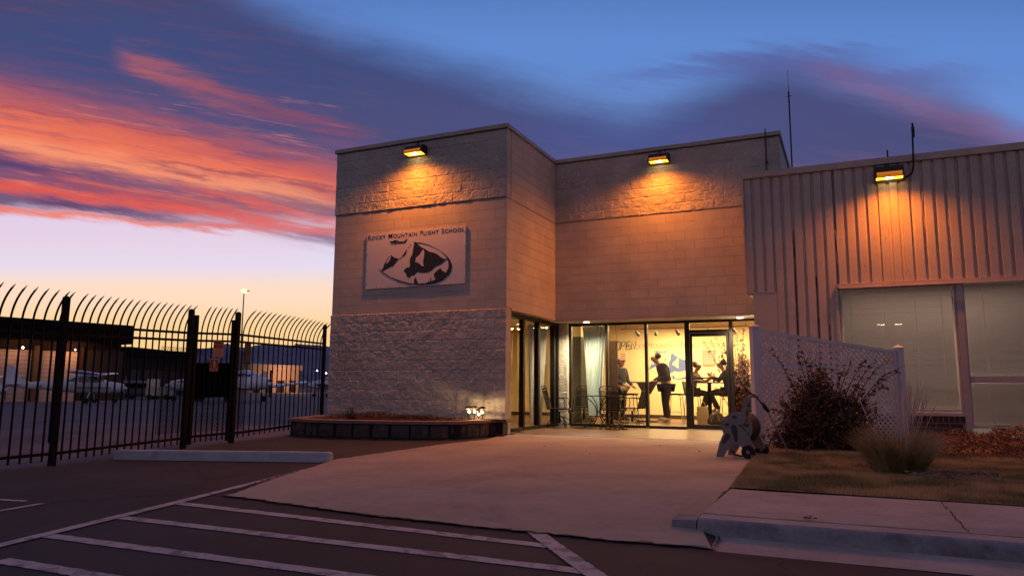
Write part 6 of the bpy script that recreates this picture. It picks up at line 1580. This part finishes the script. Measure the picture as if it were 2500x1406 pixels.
def person(label, loc, rz, J, cloth, hair, cap=None, scale=1.0, wide=1.0):
    """J: joints in local metres, facing -y ; continuous body, clothes and hair as children"""
    t = thing('person', label, 'person', loc, rz, None); t.scale = (scale*wide, scale*wide, scale)
    V = []; E_ = []; idx = {}
    def a(n, p, r, par=None):
        idx[n] = len(V); V.append((*p, r))
        if par is not None: E_.append((idx[par], idx[n]))
    j = {k: Vector(v_) for k, v_ in J.items()}
    a('pelvis', j['pelvis'], (0.14, 0.10)); a('waist', j['waist'], (0.125, 0.095), 'pelvis'); a('chest', j['chest'], (0.155, 0.11), 'waist'); a('neckb', j['neck'], (0.065, 0.06), 'chest')
    up = (j['head']-j['neck']).normalized(); fwd = j['face'].normalized()
    a('neckt', j['neck']+up*0.05, 0.052, 'neckb'); a('jaw', j['neck']+up*0.11+fwd*0.025, (0.062, 0.072), 'neckt'); a('mid', j['neck']+up*0.175+fwd*0.01, (0.074, 0.088), 'jaw'); a('crown', j['neck']+up*0.235, (0.064, 0.078), 'mid')
    nose = j['neck']+up*0.155+fwd*0.105; a('nose', nose, 0.013, 'mid')
    sd = fwd.cross(up).normalized()
    for s_ in (-1, 1): a('ear%d' % s_, j['neck']+up*0.165+sd*s_*0.088, 0.012, 'mid')
    for s_, n in ((-1, 'l'), (1, 'r')):
        a('sh'+n, j['sh'+n], 0.062, 'chest'); a('el'+n, j['el'+n], 0.042, 'sh'+n); a('wr'+n, j['wr'+n], 0.027, 'el'+n)
        hand(V, E_, j['wr'+n], j['wr'+n]-j['el'+n] if 'hd'+n not in j else j['hd'+n], j.get('pn'+n, Vector((0, -1, 0))), 0.6, idx['wr'+n])
        a('hip'+n, j['hip'+n], 0.088, 'pelvis'); a('kn'+n, j['kn'+n], 0.056, 'hip'+n); a('an'+n, j['an'+n], 0.037, 'kn'+n); a('toe'+n, j['toe'+n], 0.033, 'an'+n)
    skin_mesh('body', V, E_, 'skin', t)
    def chain(name, m, items, E2): return skin_mesh(name, items, E2, m, t)
    lg = 0.017
    jk = [(*j['pelvis'].lerp(j['waist'], 0.15), (0.165, 0.125)), (*j['waist'], (0.155, 0.12)), (*j['chest'], (0.185, 0.135)), (*(j['neck']-up*0.0), (0.085, 0.08))]
    e2 = [(0, 1), (1, 2), (2, 3)]
    for n in 'lr':
        b = len(jk); jk += [(*j['sh'+n], 0.08), (*j['sh'+n].lerp(j['el'+n], 0.5), 0.066), (*j['el'+n], 0.058), (*j['el'+n].lerp(j['wr'+n], 0.93), 0.043)]; e2 += [(2, b), (b, b+1), (b+1, b+2), (b+2, b+3)]
    chain('jacket', cloth[0], jk, e2)
    tr_ = [(*j['pelvis'], (0.162, 0.122))]; e2 = []
    for n in 'lr':
        b = len(tr_); tr_ += [(*j['hip'+n], 0.108), (*j['hip'+n].lerp(j['kn'+n], 0.5), 0.09), (*j['kn'+n], 0.074), (*j['kn'+n].lerp(j['an'+n], 0.55), 0.064), (*j['kn'+n].lerp(j['an'+n], 0.98), 0.056)]; e2 += [(0, b), (b, b+1), (b+1, b+2), (b+2, b+3), (b+3, b+4)]
    chain('trousers', cloth[1], tr_, e2)
    for n in 'lr':
        heel = j['an'+n]*1.15-j['toe'+n]*0.15; heel.z = min(j['an'+n].z, j['toe'+n].z)+0.0
        chain('shoe', cloth[2], [(*heel, 0.042), (*j['an'+n].lerp(j['toe'+n], 0.55), 0.046), (*(j['toe'+n]*1.12-j['an'+n]*0.12), 0.040)], [(0, 1), (1, 2)])
    hc = j['neck']+up*0.20-fwd*0.02
    chain('hair', hair, [(*(hc-up*0.11-fwd*0.05), (0.085, 0.08)), (*(hc-up*0.04-fwd*0.045), (0.112, 0.105)), (*(hc+up*0.005-fwd*0.03), (0.122, 0.12)), (*(hc+up*0.03-fwd*0.012), (0.105, 0.11))], [(0, 1), (1, 2), (2, 3)])
    if cap:
        chain('cap', cap, [(*(hc-up*0.01-fwd*0.01), (0.115, 0.12)), (*(hc+up*0.035-fwd*0.008), (0.11, 0.115))], [(0, 1)])
        c = hc+up*0.015+fwd*0.085; MB().prism([(sd.x*a_+fwd.x*b_, sd.y*a_+fwd.y*b_) for a_, b_ in ((-0.07, 0), (-0.06, 0.05), (-0.03, 0.085), (0.03, 0.085), (0.06, 0.05), (0.07, 0))], lambda x, y, q: (c.x+x, c.y+y, c.z+q), 0.01).build('cap_brim', cap, t)
    for s_ in (-1, 1):
        p = j['neck']+up*0.178+fwd*0.085+sd*s_*0.03; MB().lathe([(0.003, -0.008), (0.010, 0.0), (0.003, 0.008)], p, 8).build('eye', 'ink', t)
    return t
dkj = mat('dark_jacket', (0.022, 0.017, 0.014), 0.85, 0, 0.25, 12); olv = mat('olive_jacket', (0.04, 0.032, 0.022), 0.85, 0, 0.25, 12); jean = mat('dark_jeans', (0.035, 0.03, 0.03), 0.85, 0, 0.2, 15); gtr = mat('grey_trousers', (0.06, 0.048, 0.036), 0.85, 0, 0.2, 15)
shoe = mat('pale_trainers', (0.4, 0.33, 0.26), 0.7); bshoe = mat('black_shoes', (0.02, 0.015, 0.012), 0.6); hairm = mat('dark_hair', (0.025, 0.016, 0.012), 0.7); brhair = mat('brown_hair', (0.12, 0.05, 0.03), 0.7)
strp = newmat('striped_knit'); p_ = princ(strp, 0.9); N.nt = strp.node_tree; t_ = nd(strp, 'ShaderNodeTexCoord'); s_ = nd(strp, 'ShaderNodeSeparateXYZ'); link(strp, t_.outputs['Object'], s_.inputs[0])
link(strp, mixc(smooth(N.m('FRACT', N(s_.outputs[2])*13.0+N(s_.outputs[0])*5.0), 0.48, 0.52), (0.05, 0.035, 0.03), (0.55, 0.42, 0.3)), p_.inputs['Base Color'])
STAND = dict(pelvis=(0, 0, 0.94), waist=(0, 0.0, 1.10), chest=(0, 0.0, 1.33), neck=(0, 0.01, 1.50), head=(0, 0.0, 1.70), face=(0, -1, 0), shl=(-0.18, 0, 1.43), shr=(0.18, 0, 1.43), ell=(-0.24, 0.02, 1.15), elr=(0.24, 0.02, 1.15), wrl=(-0.24, -0.04, 0.90), wrr=(0.24, -0.04, 0.90),
    hipl=(-0.09, 0, 0.88), hipr=(0.09, 0, 0.88), knl=(-0.10, -0.01, 0.48), knr=(0.10, -0.01, 0.48), anl=(-0.10, 0.03, 0.085), anr=(0.10, 0.03, 0.085), toel=(-0.12, -0.12, 0.045), toer=(0.12, -0.12, 0.045))
# faces -y locally; rz=+90deg turns the face to +x (picture right)
j1 = dict(STAND); j1.update(neck=(0, -0.02, 1.49), head=(0, -0.05, 1.70), wrl=(-0.12, -0.26, 1.02), wrr=(0.20, -0.22, 0.98), ell=(-0.25, -0.02, 1.18), elr=(0.25, 0.0, 1.16), face=(0, -1, -0.1))
P1 = g0(1522, 1026, 0.016); person('standing man in a dark jacket and baseball cap, seen through the second pane', (P1.x-0.0, P1.y-0.3, 0.016), math.radians(62), j1, (dkj, gtr, bshoe), hairm, dkj, 0.95, 1.22)
j2 = dict(STAND); j2.update(chest=(0, -0.07, 1.32), neck=(0, -0.15, 1.47), head=(0, -0.24, 1.64), face=(0, -0.8, -0.55), shl=(-0.18, -0.08, 1.41), shr=(0.18, -0.08, 1.41), ell=(-0.23, -0.05, 1.14), elr=(0.23, -0.05, 1.14), wrl=(-0.14, -0.24, 1.02), wrr=(0.14, -0.24, 1.02), knl=(-0.11, 0, 0.48), anl=(-0.13, 0.03, 0.085), toel=(-0.16, -0.12, 0.045), knr=(0.12, -0.04, 0.48), anr=(0.14, 0.0, 0.085), toer=(0.2, -0.14, 0.045))
P2 = g0(1628, 1029, 0.016); person('tall man in a dark sweatshirt standing hunched with bent head in front of the mural', (P2.x, P2.y, 0.016), math.radians(-62), j2, (olv, jean, shoe), hairm, None, 1.045, 1.22)
SIT = dict(pelvis=(0, 0.02, 0.84), waist=(0, 0.02, 0.99), chest=(0, -0.04, 1.21), neck=(0, -0.10, 1.37), head=(0, -0.17, 1.56), face=(0, -0.9, -0.35), shl=(-0.17, -0.06, 1.30), shr=(0.17, -0.06, 1.30), ell=(-0.20, -0.22, 1.10), elr=(0.20, -0.22, 1.10), wrl=(-0.10, -0.40, 1.14), wrr=(0.10, -0.42, 1.16),
    hipl=(-0.09, -0.02, 0.83), hipr=(0.09, -0.02, 0.83), knl=(-0.12, -0.42, 0.80), knr=(0.12, -0.44, 0.78), anl=(-0.10, -0.30, 0.40), anr=(0.10, -0.22, 0.36), toel=(-0.11, -0.42, 0.30), toer=(0.11, -0.34, 0.27))
person('seated woman in a striped top with her back bent over the table by the door', (-3.74, 19.3, 0.0), math.radians(80), SIT, (strp, jean, shoe), brhair, None, 0.97)
j4 = dict(SIT); j4.update(wrl=(-0.06, -0.40, 1.24), wrr=(0.08, -0.38, 1.20), face=(0, -0.85, -0.5))
p4 = person('seated man in a dark jacket holding a phone, right of the high table', (-2.86, 19.35, 0.0), math.radians(-82), j4, (olv, jean, shoe), hairm, None, 1.0)
ph = MB().box(-0.04, 0.04, -0.005, 0.005, -0.07, 0.07).build('phone', 'ink', None, bevel=0.003); ph.location = (-3.27, 19.35, 1.27); ph.rotation_euler = (0, 0.4, 1.4); tag(ph, 'phone held up by the seated man', 'phone')
